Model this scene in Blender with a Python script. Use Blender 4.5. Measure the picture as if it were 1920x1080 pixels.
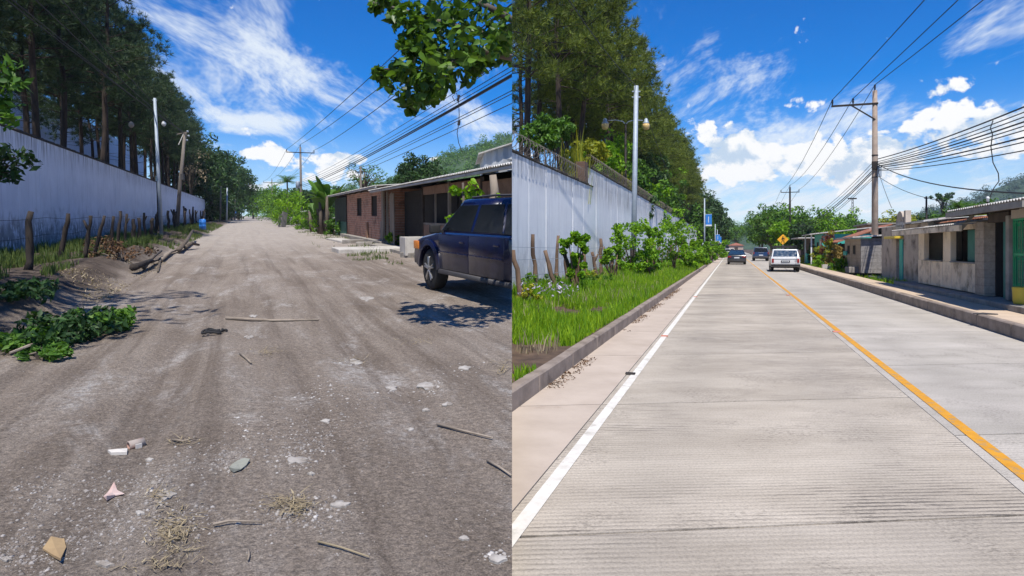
import bpy, bmesh, math, random
import numpy as np
from mathutils import Vector, Matrix, noise as mnoise
for o in list(bpy.data.objects): bpy.data.objects.remove(o)
scene = bpy.context.scene
C = scene.collection
R = math.radians
random.seed(7); np.random.seed(7)

# ------------------------------------------------------------------ camera, sky, sun, exposure
FPX = 1200.0                      # focal length in photograph pixels (1920 wide)
CAMH = 1.6
cam = bpy.data.cameras.new('camera'); camo = bpy.data.objects.new('camera', cam); C.objects.link(camo)
camo.location = (0, 0, CAMH); camo.rotation_euler = (R(90), 0, 0)
cam.sensor_width = 36; cam.lens = 36 * FPX / 1920; cam.shift_y = -75 / 1920
cam.clip_start = 0.05; cam.clip_end = 5000
scene.camera = camo

SUN_EL = 60
sun = bpy.data.lights.new('sun', 'SUN'); suno = bpy.data.objects.new('sun', sun); C.objects.link(suno)
sun.energy = 4.2; sun.angle = R(0.55); sun.color = (1.0, 0.955, 0.88)
suno.rotation_euler = (R(90 - SUN_EL), 0, 0); suno.location = (0, -20, 40)   # sun stands high behind the camera
vs = scene.view_settings
vs.view_transform = 'Standard'; vs.look = 'None'; vs.exposure = 0.46; vs.gamma = 1; vs.use_curve_mapping = False
scene.cycles.max_bounces = 4; scene.cycles.diffuse_bounces = 3; scene.cycles.glossy_bounces = 2; scene.cycles.transmission_bounces = 3; scene.cycles.volume_bounces = 0; scene.cycles.transparent_max_bounces = 4
scene.cycles.use_denoising = True

class NT:
    """small node-tree writer"""
    def __init__(s, tree): s.t = tree; s.n = tree.nodes; s.l = tree.links
    def node(s, typ, **kw):
        n = s.n.new(typ)
        for k, v in kw.items(): setattr(n, k, v)
        return n
    def put(s, sock, v):
        if hasattr(v, 'is_output') or isinstance(v, bpy.types.NodeSocket): s.l.new(v, sock)
        elif isinstance(v, (tuple, list)) and len(v) == 3 and sock.type == 'RGBA': sock.default_value = (*v, 1)
        else: sock.default_value = v
    def math(s, op, a, b=None, c=None, clamp=False):
        n = s.n.new('ShaderNodeMath'); n.operation = op; n.use_clamp = clamp
        s.put(n.inputs[0], a)
        if b is not None: s.put(n.inputs[1], b)
        if c is not None: s.put(n.inputs[2], c)
        return n.outputs[0]
    def mix(s, f, a, b, mode='MIX'):
        n = s.n.new('ShaderNodeMix'); n.data_type = 'RGBA'; n.blend_type = mode
        s.put(n.inputs[0], f); s.put(n.inputs[6], a); s.put(n.inputs[7], b)
        return n.outputs[2]
    def noise(s, vec, scale, detail=5, rough=.55, dist=0, dim='3D'):
        n = s.n.new('ShaderNodeTexNoise'); n.noise_dimensions = dim
        if vec is not None: s.l.new(vec, n.inputs['Vector'])
        n.inputs['Scale'].default_value = scale; n.inputs['Detail'].default_value = detail
        n.inputs['Roughness'].default_value = rough; n.inputs['Distortion'].default_value = dist
        return n.outputs['Fac']
    def ramp(s, fac, stops, interp='LINEAR'):
        n = s.n.new('ShaderNodeValToRGB'); cr = n.color_ramp; cr.interpolation = interp
        while len(cr.elements) < len(stops): cr.elements.new(.5)
        for e, (p, c) in zip(cr.elements, stops):
            e.position = p; e.color = (*c, 1) if isinstance(c, (tuple, list)) else (c, c, c, 1)
        s.l.new(fac, n.inputs[0]); return n.outputs[0]
    def step(s, v, a, b):
        n = s.n.new('ShaderNodeMapRange'); n.interpolation_type = 'SMOOTHSTEP'
        s.put(n.inputs[0], v); n.inputs[1].default_value = a; n.inputs[2].default_value = b
        return n.outputs[0]
    def mapping(s, vec, loc=(0,0,0), rot=(0,0,0), sc=(1,1,1)):
        n = s.n.new('ShaderNodeMapping'); s.l.new(vec, n.inputs[0])
        n.inputs[1].default_value = loc; n.inputs[2].default_value = rot; n.inputs[3].default_value = sc
        return n.outputs[0]

world = bpy.data.worlds.new('World'); scene.world = world; world.use_nodes = True
world.cycles.sampling_method = 'MANUAL'; world.cycles.sample_map_resolution = 256
w = NT(world.node_tree); w.n.clear()
sky = w.node('ShaderNodeTexSky', sky_type='NISHITA'); sky.sun_disc = False
sky.sun_elevation = R(SUN_EL); sky.sun_rotation = R(180); sky.altitude = 600
sky.air_density = 1.0; sky.dust_density = 0.05; sky.ozone_density = 2.5
tc = w.node('ShaderNodeTexCoord').outputs['Generated']
sx = w.node('ShaderNodeSeparateXYZ'); w.l.new(tc, sx.inputs[0])
X_, Y_, Z_ = sx.outputs
az = w.math('ARCTAN2', X_, Y_); el = w.math('ARCSINE', Z_)
def pang(px, py):                                   # a place in the photograph's sky -> azimuth, elevation
    a = math.atan((px - 960) / FPX); e = math.atan((465 - py) / FPX * math.cos(a)); return a, e
def blob(px, py, rx, ry, amp):
    a, e = pang(px, py)
    dx = w.math('DIVIDE', w.math('SUBTRACT', az, a), rx / FPX); dy = w.math('DIVIDE', w.math('SUBTRACT', el, e), ry / FPX)
    q = w.math('ADD', w.math('MULTIPLY', dx, dx), w.math('MULTIPLY', dy, dy))
    return w.math('MULTIPLY', w.math('EXPONENT', w.math('MULTIPLY', q, -1)), amp)
def total(L):
    r = L[0]
    for x in L[1:]: r = w.math('ADD', r, x)
    return r
hs = w.node('ShaderNodeHueSaturation'); hs.inputs['Saturation'].default_value = 1.6; hs.inputs['Value'].default_value = .95; hs.inputs['Hue'].default_value = .515
w.l.new(sky.outputs[0], hs.inputs['Color'])
# cirrus: thin streaks on a high flat layer
den = w.math('ADD', w.math('MAXIMUM', Z_, 0.0), 0.16)
cx = w.node('ShaderNodeCombineXYZ'); w.l.new(w.math('DIVIDE', X_, den), cx.inputs[0]); w.l.new(w.math('DIVIDE', Y_, den), cx.inputs[1])
cm = w.mapping(cx.outputs[0], loc=(3.1, .4, 0), rot=(0, 0, R(34)), sc=(2.1, .9, 1))
cir = w.noise(cm, 1.7, 5, .70, .25, '2D')
cbias = total([blob(410, 60, 110, 90, .26), blob(490, 150, 130, 60, .26), blob(690, 185, 130, 50, .20), blob(470, 224, 120, 13, .30), blob(450, 245, 60, 8, .2),
               blob(1400, 130, 190, 60, .20), blob(1800, 60, 200, 34, .16), blob(1500, 230, 160, 30, .14), blob(1400, 320, 330, 70, .20), blob(620, 60, 120, 70, -.16),
               blob(1560, 60, 180, 90, -.16), blob(900, 230, 60, 40, .20), blob(1640, 390, 300, 30, .2)])
cirm = w.math('MULTIPLY', w.step(w.math('ADD', cir, cbias), .53, .90), .9)
# cumulus near the horizon: noise broken up with rounded billows
sph = w.node('ShaderNodeCombineXYZ'); w.l.new(az, sph.inputs[0]); w.l.new(el, sph.inputs[1])
def billow(off):
    v = w.mapping(sph.outputs[0], loc=(.37, off, 0), sc=(1, 1.3, 1)); n = w.noise(v, 12, 5, .62, .15, '2D')
    return w.math('MULTIPLY', w.math('SUBTRACT', n, .5), 1.75), v
cn1, cv = billow(0); cn2, _v = billow(-.026)
vo = w.node('ShaderNodeTexVoronoi', voronoi_dimensions='2D'); vo.inputs['Scale'].default_value = 46; w.l.new(cv, vo.inputs['Vector'])
puff = w.math('MULTIPLY', w.math('SUBTRACT', .40, vo.outputs['Distance']), .30)
band = w.math('MULTIPLY', w.step(el, .05, .09), w.math('SUBTRACT', 1.0, w.step(el, .13, .22)))
cub = total([blob(590, 325, 62, 48, .62), blob(522, 290, 36, 40, .55), blob(660, 296, 50, 9, .45), blob(440, 285, 60, 9, .35), blob(500, 350, 44, 18, .45),
             blob(830, 298, 34, 14, .52), blob(1335, 250, 64, 34, .56), blob(1390, 300, 110, 38, .50), blob(1510, 312, 100, 36, .50), blob(1630, 300, 80, 46, .58),
             blob(1765, 240, 62, 34, .66), blob(1890, 225, 56, 34, .66), blob(1708, 153, 44, 22, .50), blob(1497, 195, 40, 20, .42), blob(1870, 285, 80, 14, .45), blob(1805, 160, 30, 16, .36),
             w.math('MULTIPLY', band, .06)])
cus = w.math('ADD', w.math('ADD', cn1, puff), cub)
cum = w.step(cus, .40, .56)
lit = w.step(w.math('ADD', w.math('SUBTRACT', cn1, cn2), w.math('MULTIPLY', puff, .55)), -.26, .08)
ccol = w.mix(lit, (.55, .68, .84), (1.0, 1.0, 1.0))
# pale haze veil low over the horizon
veil = w.math('MULTIPLY', w.math('SUBTRACT', 1.0, w.step(el, .0, .20)), .70)
b1 = w.node('ShaderNodeBackground'); w.l.new(hs.outputs[0], b1.inputs[0]); b1.inputs[1].default_value = .115
b2 = w.node('ShaderNodeBackground'); w.put(b2.inputs[0], ccol); b2.inputs[1].default_value = .76
b3 = w.node('ShaderNodeBackground'); w.put(b3.inputs[0], (.56, .76, 1.0)); b3.inputs[1].default_value = .66
b4 = w.node('ShaderNodeBackground'); w.put(b4.inputs[0], (.86, .93, 1.0)); b4.inputs[1].default_value = .74
m1 = w.node('ShaderNodeMixShader'); w.l.new(veil, m1.inputs[0]); w.l.new(b1.outputs[0], m1.inputs[1]); w.l.new(b3.outputs[0], m1.inputs[2])
m2 = w.node('ShaderNodeMixShader'); w.l.new(cirm, m2.inputs[0]); w.l.new(m1.outputs[0], m2.inputs[1]); w.l.new(b4.outputs[0], m2.inputs[2])
m3 = w.node('ShaderNodeMixShader'); w.l.new(cum, m3.inputs[0]); w.l.new(m2.outputs[0], m3.inputs[1]); w.l.new(b2.outputs[0], m3.inputs[2])
wo = w.node('ShaderNodeOutputWorld'); w.l.new(m3.outputs[0], wo.inputs[0])

# ------------------------------------------------------------------ the two streets
# The picture joins two views of one street, before and after paving.  Both are built as places:
# the unpaved one fills X < 0 (its road climbs about 3 degrees and bears left), the paved one X > 0.
SLOPE = math.atan(63 / FPX)
MS = {'L': -500 / FPX, 'R': 412 / FPX}
YAW = {k: math.atan(v) for k, v in MS.items()}
TILT = Matrix.Rotation(SLOPE, 4, 'X')
CUR = 'L'
SIDE = {}
def ray(px, py):
    d = Vector(((px - 960) / FPX, 1, -(py - 465) / FPX)); o = Vector((0, 0, CAMH))
    if CUR == 'L':
        q = TILT.inverted().to_3x3(); d = q @ d; o = q @ o
    return o, d
def G(px, py, z=0.0):                       # where the sight line through a picture point meets height z
    o, d = ray(px, py); t = (z - o.z) / d.z; return o + d * t
def AT(px, py, Y):                          # ... and where it is at depth Y
    o, d = ray(px, py); return o + d * ((Y - o.y) / d.y)
def U(u, Y, z=0.0): return Vector((u + MS[CUR] * Y, Y, z))       # u metres right of the camera's line along the street
def Yat(u, px):
    d = (px - 960) / FPX; return u / (d - MS[CUR])
def RZ(): return -YAW[CUR]

# ------------------------------------------------------------------ object helpers
def newobj(name, data, parent=None):
    o = bpy.data.objects.new(name, data); C.objects.link(o)
    if parent is not None: o.parent = parent
    SIDE[o] = CUR
    return o
def tag(o, label=None, cat=None, group=None, kind=None):
    if label: o['label'] = label
    if cat: o['category'] = cat
    if group: o['group'] = group
    if kind: o['kind'] = kind
    return o
def thing(name, label, cat, loc=(0,0,0), rz=0.0, group=None):
    o = newobj(name, None); o.location = loc; o.rotation_euler = (0, 0, rz); o.empty_display_size = .2
    return tag(o, label, cat, group)
def np_mesh(name, V, F, mat, smooth=False):
    V = np.asarray(V, dtype=np.float32); F = np.asarray(F, dtype=np.int32); k = F.shape[1]
    me = bpy.data.meshes.new(name)
    me.vertices.add(len(V)); me.vertices.foreach_set('co', V.ravel())
    me.loops.add(F.size); me.loops.foreach_set('vertex_index', F.ravel())
    me.polygons.add(len(F)); me.polygons.foreach_set('loop_start', np.arange(0, F.size, k, dtype=np.int32))
    me.polygons.foreach_set('loop_total', np.full(len(F), k, dtype=np.int32))
    if smooth: me.polygons.foreach_set('use_smooth', np.ones(len(F), dtype=bool))
    me.update(calc_edges=True); me.materials.append(mat); return me
class MB:
    def __init__(s): s.v = []; s.f = []
    def raw(s, V, F):
        b = len(s.v); s.v += [tuple(v) for v in V]; s.f += [tuple(i + b for i in f) for f in F]; return s
    def box(s, c, size, rot=None):
        hx, hy, hz = size[0]/2, size[1]/2, size[2]/2; c = Vector(c)
        V = [Vector((x*hx, y*hy, z*hz)) for z in (-1,1) for y in (-1,1) for x in (-1,1)]
        if rot is not None: V = [rot @ v for v in V]
        return s.raw([c + v for v in V], [(0,2,3,1),(4,5,7,6),(0,1,5,4),(2,6,7,3),(1,3,7,5),(0,4,6,2)])
    def bb(s, x0, x1, y0, y1, z0, z1): return s.box(((x0+x1)/2,(y0+y1)/2,(z0+z1)/2), (x1-x0, y1-y0, z1-z0))
    def beam(s, a, b, w_, h_=None):
        a = Vector(a); b = Vector(b); d = b - a; q = d.to_track_quat('Z', 'Y').to_matrix()
        return s.box((a + b) / 2, (w_, h_ or w_, d.length), q)
    def tube(s, pts, r, n=8, cap=True):
        pts = [Vector(p) for p in pts]; b = len(s.v)
        if not isinstance(r, (list, tuple)): r = [r] * len(pts)
        t = (pts[1] - pts[0]).normalized(); a = t.orthogonal().normalized()
        for i, p in enumerate(pts):
            if i == 0: t = pts[1] - p
            elif i == len(pts) - 1: t = p - pts[i-1]
            else: t = pts[i+1] - pts[i-1]
            t = t.normalized(); a = (a - t * a.dot(t))
            a = a.normalized() if a.length > 1e-6 else t.orthogonal().normalized()
            c = t.cross(a)
            for k in range(n):
                an = 2 * math.pi * k / n; s.v.append(tuple(p + (a * math.cos(an) + c * math.sin(an)) * r[i]))
        for i in range(len(pts) - 1):
            for k in range(n):
                s.f.append((b+i*n+k, b+i*n+(k+1)%n, b+(i+1)*n+(k+1)%n, b+(i+1)*n+k))
        if cap:
            s.f.append(tuple(b + k for k in reversed(range(n)))); e = b + (len(pts)-1)*n; s.f.append(tuple(e + k for k in range(n)))
        return s
    def lathe(s, prof, n=16, axis='z', c=(0,0,0)):
        b = len(s.v); c = Vector(c)
        for r_, h in prof:
            for k in range(n):
                a = 2*math.pi*k/n; x, y = r_*math.cos(a), r_*math.sin(a)
                p = Vector((x, y, h)) if axis == 'z' else (Vector((h, x, y)) if axis == 'x' else Vector((x, h, y)))
                s.v.append(tuple(c + p))
        for i in range(len(prof)-1):
            for k in range(n): s.f.append((b+i*n+k, b+i*n+(k+1)%n, b+(i+1)*n+(k+1)%n, b+(i+1)*n+k))
        s.f.append(tuple(b+k for k in reversed(range(n)))); e = b+(len(prof)-1)*n; s.f.append(tuple(e+k for k in range(n)))
        return s
    def prism(s, poly, h0, h1, plane='yz'):        # polygon extruded across the third axis
        b = len(s.v); n = len(poly)
        for h in (h0, h1):
            for p, q in poly: s.v.append((h, p, q) if plane == 'yz' else ((p, h, q) if plane == 'xz' else (p, q, h)))
        s.f.append(tuple(b + i for i in reversed(range(n)))); s.f.append(tuple(b + n + i for i in range(n)))
        for i in range(n): s.f.append((b+i, b+(i+1)%n, b+n+(i+1)%n, b+n+i))
        return s
    def mesh(s, name, mat, smooth=False, bevel=0, seg=2):
        me = bpy.data.meshes.new(name); me.from_pydata(s.v, [], s.f); me.validate()
        bm = bmesh.new(); bm.from_mesh(me)
        bmesh.ops.recalc_face_normals(bm, faces=bm.faces)
        if bevel:
            ed = [e for e in bm.edges if len(e.link_faces) == 2 and e.calc_face_angle(0) > .6]
            bmesh.ops.bevel(bm, geom=ed, offset=bevel, segments=seg, affect='EDGES', profile=.6, clamp_overlap=True)
        if smooth:
            for f in bm.faces: f.smooth = True
        bm.to_mesh(me); bm.free(); me.materials.append(mat)
        if smooth and bevel:
            try: me.set_sharp_from_angle(angle=R(35))
            except Exception: pass
        return me
    def build(s, name, mat, parent=None, smooth=False, bevel=0, seg=2, loc=None, rz=None):
        o = newobj(name, s.mesh(name, mat, smooth, bevel, seg), parent)
        if loc is not None: o.location = loc
        if rz is not None: o.rotation_euler = (0, 0, rz)
        return o
def dup(root, loc, rz, label=None, group=None, scale=None):
    r = root.copy(); C.objects.link(r); SIDE[r] = CUR; r.location = loc; r.rotation_euler = (0, 0, rz)
    if scale is not None: r.scale = scale if isinstance(scale, (tuple, list)) else (scale,)*3
    if label: r['label'] = label
    if group: r['group'] = group
    for ch in list(root.children):
        c = ch.copy(); C.objects.link(c); c.parent = r; SIDE[c] = CUR
        for g in ch.children:
            d = g.copy(); C.objects.link(d); d.parent = c; SIDE[d] = CUR
    return r
def rot_to(d): return Vector(d).to_track_quat('Z', 'Y').to_matrix()
ORD = 'first second third fourth fifth sixth seventh eighth ninth tenth eleventh twelfth thirteenth fourteenth fifteenth sixteenth seventeenth eighteenth nineteenth twentieth'.split()
ORD += ['twenty-' + x for x in ORD[:9]] + ['thirtieth'] + ['thirty-' + x for x in ORD[:9]] + ['fortieth']
def wire_pts(a, b, sag, n=14):
    a = Vector(a); b = Vector(b)
    return [a.lerp(b, i/n) - Vector((0, 0, 4*sag*(i/n)*(1-i/n))) for i in range(n+1)]

# ------------------------------------------------------------------ materials
MATS = {}
def base_mat(name):
    m = bpy.data.materials.new(name); m.use_nodes = True; t = NT(m.node_tree); t.n.clear()
    p = t.node('ShaderNodeBsdfPrincipled'); o = t.node('ShaderNodeOutputMaterial'); t.l.new(p.outputs[0], o.inputs[0])
    MATS[name] = m; return m, t, p, o
def coords(t, kind='Object', rnd=True):
    c = t.node('ShaderNodeTexCoord').outputs[kind]
    if rnd:
        oi = t.node('ShaderNodeObjectInfo').outputs['Random']
        v = t.node('ShaderNodeVectorMath', operation='ADD'); t.l.new(c, v.inputs[0])
        k = t.node('ShaderNodeCombineXYZ'); t.l.new(t.math('MULTIPLY', oi, 91), k.inputs[0]); t.l.new(t.math('MULTIPLY', oi, 37), k.inputs[1])
        t.l.new(k.outputs[0], v.inputs[1]); c = v.outputs[0]
    return c
def bump(t, p, h, strength, dist=.02):
    b = t.node('ShaderNodeBump'); b.inputs['Strength'].default_value = strength; b.inputs['Distance'].default_value = dist
    t.l.new(h, b.inputs['Height']); t.l.new(b.outputs[0], p.inputs['Normal'])
def pmat(name, c1, c2=None, scale=4, rough=.8, metal=0, bmp=.3, bscale=40, lo=.35, hi=.68, stretch=(1,1,1), dirt=None, dscale=1.3, dlo=.55, dhi=.75, spec=.4, rnd=.0, coat=0):
    m, t, p, o = base_mat(name); c2 = c2 or tuple(x*.7 for x in c1)
    v = coords(t); vv = t.mapping(v, sc=stretch) if stretch != (1,1,1) else v
    col = t.ramp(t.noise(vv, scale, 7, .6), [(lo, c1), (hi, c2)])
    if dirt: col = t.mix(t.step(t.noise(v, dscale, 7, .65), dlo, dhi), col, dirt)
    if rnd:
        oi = t.node('ShaderNodeObjectInfo').outputs['Random']
        col = t.mix(1.0, col, t.ramp(oi, [(0, (1-rnd,)*3), (1, (1,)*3)]), 'MULTIPLY')
    t.put(p.inputs['Base Color'], col); p.inputs['Metallic'].default_value = metal; p.inputs['Specular IOR Level'].default_value = spec
    t.put(p.inputs['Roughness'], t.math('ADD', t.math('MULTIPLY', t.noise(v, scale*3, 4), .25), rough - .12))
    if coat: p.inputs['Coat Weight'].default_value = coat; p.inputs['Coat Roughness'].default_value = .06
    if bmp: bump(t, p, t.noise(vv, bscale, 6, .6), bmp, .01)
    return m
def leafmat(name, dark, light, trans=.35, rough=.55, nscale=.6):
    m, t, p, o = base_mat(name)
    g = t.node('ShaderNodeNewGeometry'); rnd = g.outputs['Random Per Island']
    v = coords(t)
    f = t.math('ADD', t.math('MULTIPLY', rnd, .6), t.math('MULTIPLY', t.noise(v, nscale, 3), .6))
    col = t.ramp(f, [(.25, dark), (.62, tuple((a+b)/2 for a, b in zip(dark, light))), (.9, light)])
    t.put(p.inputs['Base Color'], col); p.inputs['Roughness'].default_value = rough; p.inputs['Specular IOR Level'].default_value = .35
    tr = t.node('ShaderNodeBsdfTranslucent'); t.put(tr.inputs[0], t.mix(1, col, (1.0, 1.0, .45), 'MULTIPLY'))
    mx = t.node('ShaderNodeMixShader'); mx.inputs[0].default_value = trans
    t.l.new(p.outputs[0], mx.inputs[1]); t.l.new(tr.outputs[0], mx.inputs[2]); t.l.new(mx.outputs[0], o.inputs[0])
    return m
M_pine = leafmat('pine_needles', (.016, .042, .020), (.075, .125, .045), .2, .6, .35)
M_pine2 = leafmat('pine_needles_sun_tinted', (.020, .056, .010), (.22, .27, .028), .25, .6, .35)  # lit copy of the needles, golden sunlight put into the colour
M_bark = pmat('pine_bark', (.055, .038, .028), (.022, .017, .014), 6, .95, bmp=.8, bscale=18, stretch=(1,1,.3))
M_leafd = leafmat('dark_foliage', (.018, .050, .014), (.06, .13, .03), .3)
M_leafm = leafmat('mid_foliage', (.028, .095, .012), (.14, .28, .028), .35)
M_leafb = leafmat('bright_foliage', (.060, .19, .008), (.30, .52, .018), .45)
M_leafy = leafmat('yellow_foliage', (.16, .22, .015), (.46, .44, .03), .4)
M_leafr = leafmat('red_foliage', (.12, .03, .02), (.30, .09, .04), .35)
M_leafa = leafmat('almond_foliage', (.020, .060, .012), (.14, .26, .028), .4, .4, 1.5)
M_leafo = leafmat('pale_orange_foliage', (.25, .18, .05), (.50, .36, .12), .4)
M_grass = leafmat('grass_blades', (.075, .22, .008), (.34, .52, .018), .4, .6, .8)
M_grassl = leafmat('rank_grass_blades', (.040, .085, .018), (.17, .22, .055), .35, .6, .5)
M_straw = leafmat('dry_straw', (.22, .17, .10), (.45, .37, .24), .2, .8)
M_flower = leafmat('lilac_flowers', (.40, .33, .50), (.62, .56, .70), .3)
M_trunk = pmat('grey_bark', (.16, .13, .10), (.07, .055, .045), 5, .95, bmp=.7, bscale=14, stretch=(1,1,.3))
M_post = pmat('weathered_fence_wood', (.055, .042, .034), (.020, .016, .014), 5, .95, bmp=.8, bscale=20, stretch=(1,1,.25))
M_postr = pmat('sunbleached_fence_wood', (.20, .13, .085), (.06, .037, .026), 5, .95, bmp=.8, bscale=20, stretch=(1,1,.25))
M_woodpole = pmat('grey_pole_wood', (.22, .19, .165), (.11, .095, .08), 3, .9, bmp=.5, bscale=25, stretch=(1,1,.1))
M_cpole = pmat('concrete_pole', (.36, .28, .22), (.25, .19, .15), 3, .9, bmp=.2)
M_galv = pmat('galvanised_steel', (.38, .43, .48), (.30, .35, .40), 6, .6, .25, bmp=.05)
M_dark = pmat('dark_iron', (.035, .028, .025), (.02, .016, .014), 6, .7, .3, bmp=.2)
M_black = pmat('black_rubber', (.018, .018, .019), (.028, .027, .026), 20, .85, bmp=.3, bscale=80)
M_wire = pmat('cable_black', (.02, .02, .022), (.03, .03, .03), 5, .7, bmp=0)
M_conc = pmat('old_concrete', (.34, .31, .27), (.22, .20, .175), 3, .92, bmp=.35, bscale=30, dirt=(.10, .09, .075))
M_concl = pmat('pale_concrete', (.55, .52, .47), (.40, .37, .33), 2.5, .92, bmp=.3, bscale=30, dirt=(.24, .21, .18))
M_white = pmat('white_paint', (.72, .72, .70), (.60, .60, .58), 5, .6, bmp=.1)
M_pipeclay = pmat('clay_tile', (.50, .20, .14), (.38, .15, .10), 8, .9, bmp=.3)
M_glass = pmat('dark_glass', (.006, .007, .008), (.009, .010, .011), 2, .16, bmp=0, spec=.3)
M_void = pmat('painted_interior_shade', (.030, .026, .024), (.018, .016, .015), 3, .95)  # near-black colour carries the shade of openings and interiors
# ---- numpy value noise for terrain relief
_rng = np.random.RandomState(3); _lat = _rng.rand(256, 256)
def vnoise(x, y):
    xi = np.floor(x).astype(int); yi = np.floor(y).astype(int); fx = x - xi; fy = y - yi
    fx = fx*fx*(3-2*fx); fy = fy*fy*(3-2*fy)
    a = _lat[xi & 255, yi & 255]; b = _lat[(xi+1) & 255, yi & 255]; c = _lat[xi & 255, (yi+1) & 255]; d = _lat[(xi+1) & 255, (yi+1) & 255]
    return (a*(1-fx)+b*fx)*(1-fy) + (c*(1-fx)+d*fx)*fy
def fbm(x, y, o=4):
    s = 0; a = .5
    for i in range(o): s = s + a*(vnoise(x*2**i + 17.3*i, y*2**i + 5.1*i) - .5); a *= .5
    return s
def sst(a, b, x):
    t = np.clip((x - a) / (b - a), 0, 1); return t*t*(3-2*t)

def dirt_material():
    m, t, p, o = base_mat('dirt_road')
    c = coords(t, rnd=False); v = t.mapping(c, rot=(0, 0, YAW['L']))
    vs_ = t.mapping(v, sc=(1.0, .10, 1))
    big = t.noise(v, .45, 6, .6, .4); streak = t.noise(vs_, 2.2, 8, .62, .5); fine = t.noise(v, 9, 8, .7); grit = t.noise(v, 85, 5, .75)
    col = t.ramp(t.math('ADD', t.math('MULTIPLY', big, .45), t.math('MULTIPLY', streak, .6)), [(.36, (.165, .131, .102)), (.50, (.245, .200, .160)), (.66, (.310, .262, .216))])
    pale = t.math('MULTIPLY', t.step(t.noise(t.mapping(v, sc=(1, .38, 1)), 1.25, 9, .72, .6), .49, .70), t.step(fine, .36, .58))
    col = t.mix(t.math('MULTIPLY', pale, .85), col, (.50, .465, .425))
    track = t.step(t.noise(t.mapping(v, sc=(1, .025, 1)), 2.8, 6, .62, .12), .50, .62)
    col = t.mix(t.math('MULTIPLY', track, .45), col, (.125, .096, .074))
    col = t.mix(.62, col, t.ramp(grit, [(.36, (.38,)*3), (.5, (1.0,)*3), (.64, (1.75,)*3)]), 'MULTIPLY')
    col = t.mix(.7, col, t.ramp(t.noise(v, 26, 4, .75), [(.36, (.60,)*3), (.52, (1.0,)*3), (.68, (1.40,)*3)]), 'MULTIPLY')
    sep = t.node('ShaderNodeSeparateXYZ'); t.l.new(v, sep.inputs[0])
    edge = t.math('ADD', sep.outputs[0], t.math('MULTIPLY', t.math('SUBTRACT', t.noise(v, .8, 5), .5), 2.2))
    far = t.step(sep.outputs[1], 16, 44)                    # the far stretch turns paler
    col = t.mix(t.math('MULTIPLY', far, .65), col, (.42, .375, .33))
    soil = t.ramp(t.noise(v, 3.5, 7, .7), [(.35, (.050, .038, .030)), (.65, (.14, .108, .084))])
    col = t.mix(t.math('SUBTRACT', 1.0, t.step(edge, -3.5, -2.5)), col, soil)
    col = t.mix(t.math('MULTIPLY', t.step(edge, 5.2, 7.2), .6), col, t.ramp(t.noise(v, 4, 6, .7), [(.35, (.10, .085, .07)), (.7, (.34, .31, .28))]))
    t.put(p.inputs['Base Color'], col); p.inputs['Roughness'].default_value = .96; p.inputs['Specular IOR Level'].default_value = .15
    vor = t.node('ShaderNodeTexVoronoi'); vor.inputs['Scale'].default_value = 30; t.l.new(v, vor.inputs[0])
    h = t.math('ADD', t.math('MULTIPLY', fine, 1.0), t.math('ADD', t.math('MULTIPLY', grit, .35), t.math('MULTIPLY', vor.outputs['Distance'], -.22)))
    bump(t, p, t.math('ADD', h, t.math('MULTIPLY', streak, .8)), .95, .05)
    return m
M_dirt = dirt_material()

def wall_material(name, c1, c2, side, topz):
    m, t, p, o = base_mat(name)
    c = coords(t); oc = t.node('ShaderNodeTexCoord').outputs['Object']
    sep = t.node('ShaderNodeSeparateXYZ'); t.l.new(oc, sep.inputs[0]); z = sep.outputs[2]
    col = t.ramp(t.noise(c, .9, 6, .6), [(.35, c1), (.65, c2)])
    st = t.noise(t.mapping(c, sc=(6, 6, .16)), 2.0, 7, .65)          # rain streaks run down the panels
    col = t.mix(t.math('MULTIPLY', t.step(st, .52, .74), .5), col, (.30, .31, .32))
    hi = t.step(z, topz - 1.1, topz)
    col = t.mix(t.math('MULTIPLY', t.math('MULTIPLY', hi, t.step(t.noise(t.mapping(c, sc=(5, 5, .2)), 3.2, 6), .42, .66)), .85), col, (.12, .11, .10))
    lo = t.math('SUBTRACT', 1.0, t.step(t.math('ADD', z, t.math('MULTIPLY', t.math('SUBTRACT', t.noise(c, 1.6, 4), .5), 2.2)), .35, 1.55))
    rot_ = t.math('MULTIPLY', lo, t.step(t.noise(t.mapping(c, sc=(2.2, 2.2, .9)), 2.6, 9, .74), .42, .47))
    col = t.mix(t.math('MULTIPLY', rot_, .80 if side == 'L' else .30), col, (.105, .105, .10))
    t.put(p.inputs['Base Color'], col); p.inputs['Roughness'].default_value = .85
    bump(t, p, t.math('ADD', t.noise(c, 35, 5), t.math('MULTIPLY', t.noise(c, 2, 3), 2)), .25, .01)
    return m
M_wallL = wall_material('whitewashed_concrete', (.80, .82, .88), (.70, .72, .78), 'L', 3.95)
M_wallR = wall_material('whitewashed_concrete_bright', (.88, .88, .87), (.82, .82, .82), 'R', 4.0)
M_moss = pmat('mossy_coping', (.060, .048, .036), (.025, .021, .017), 4, .95, bmp=.9, bscale=18)

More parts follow.
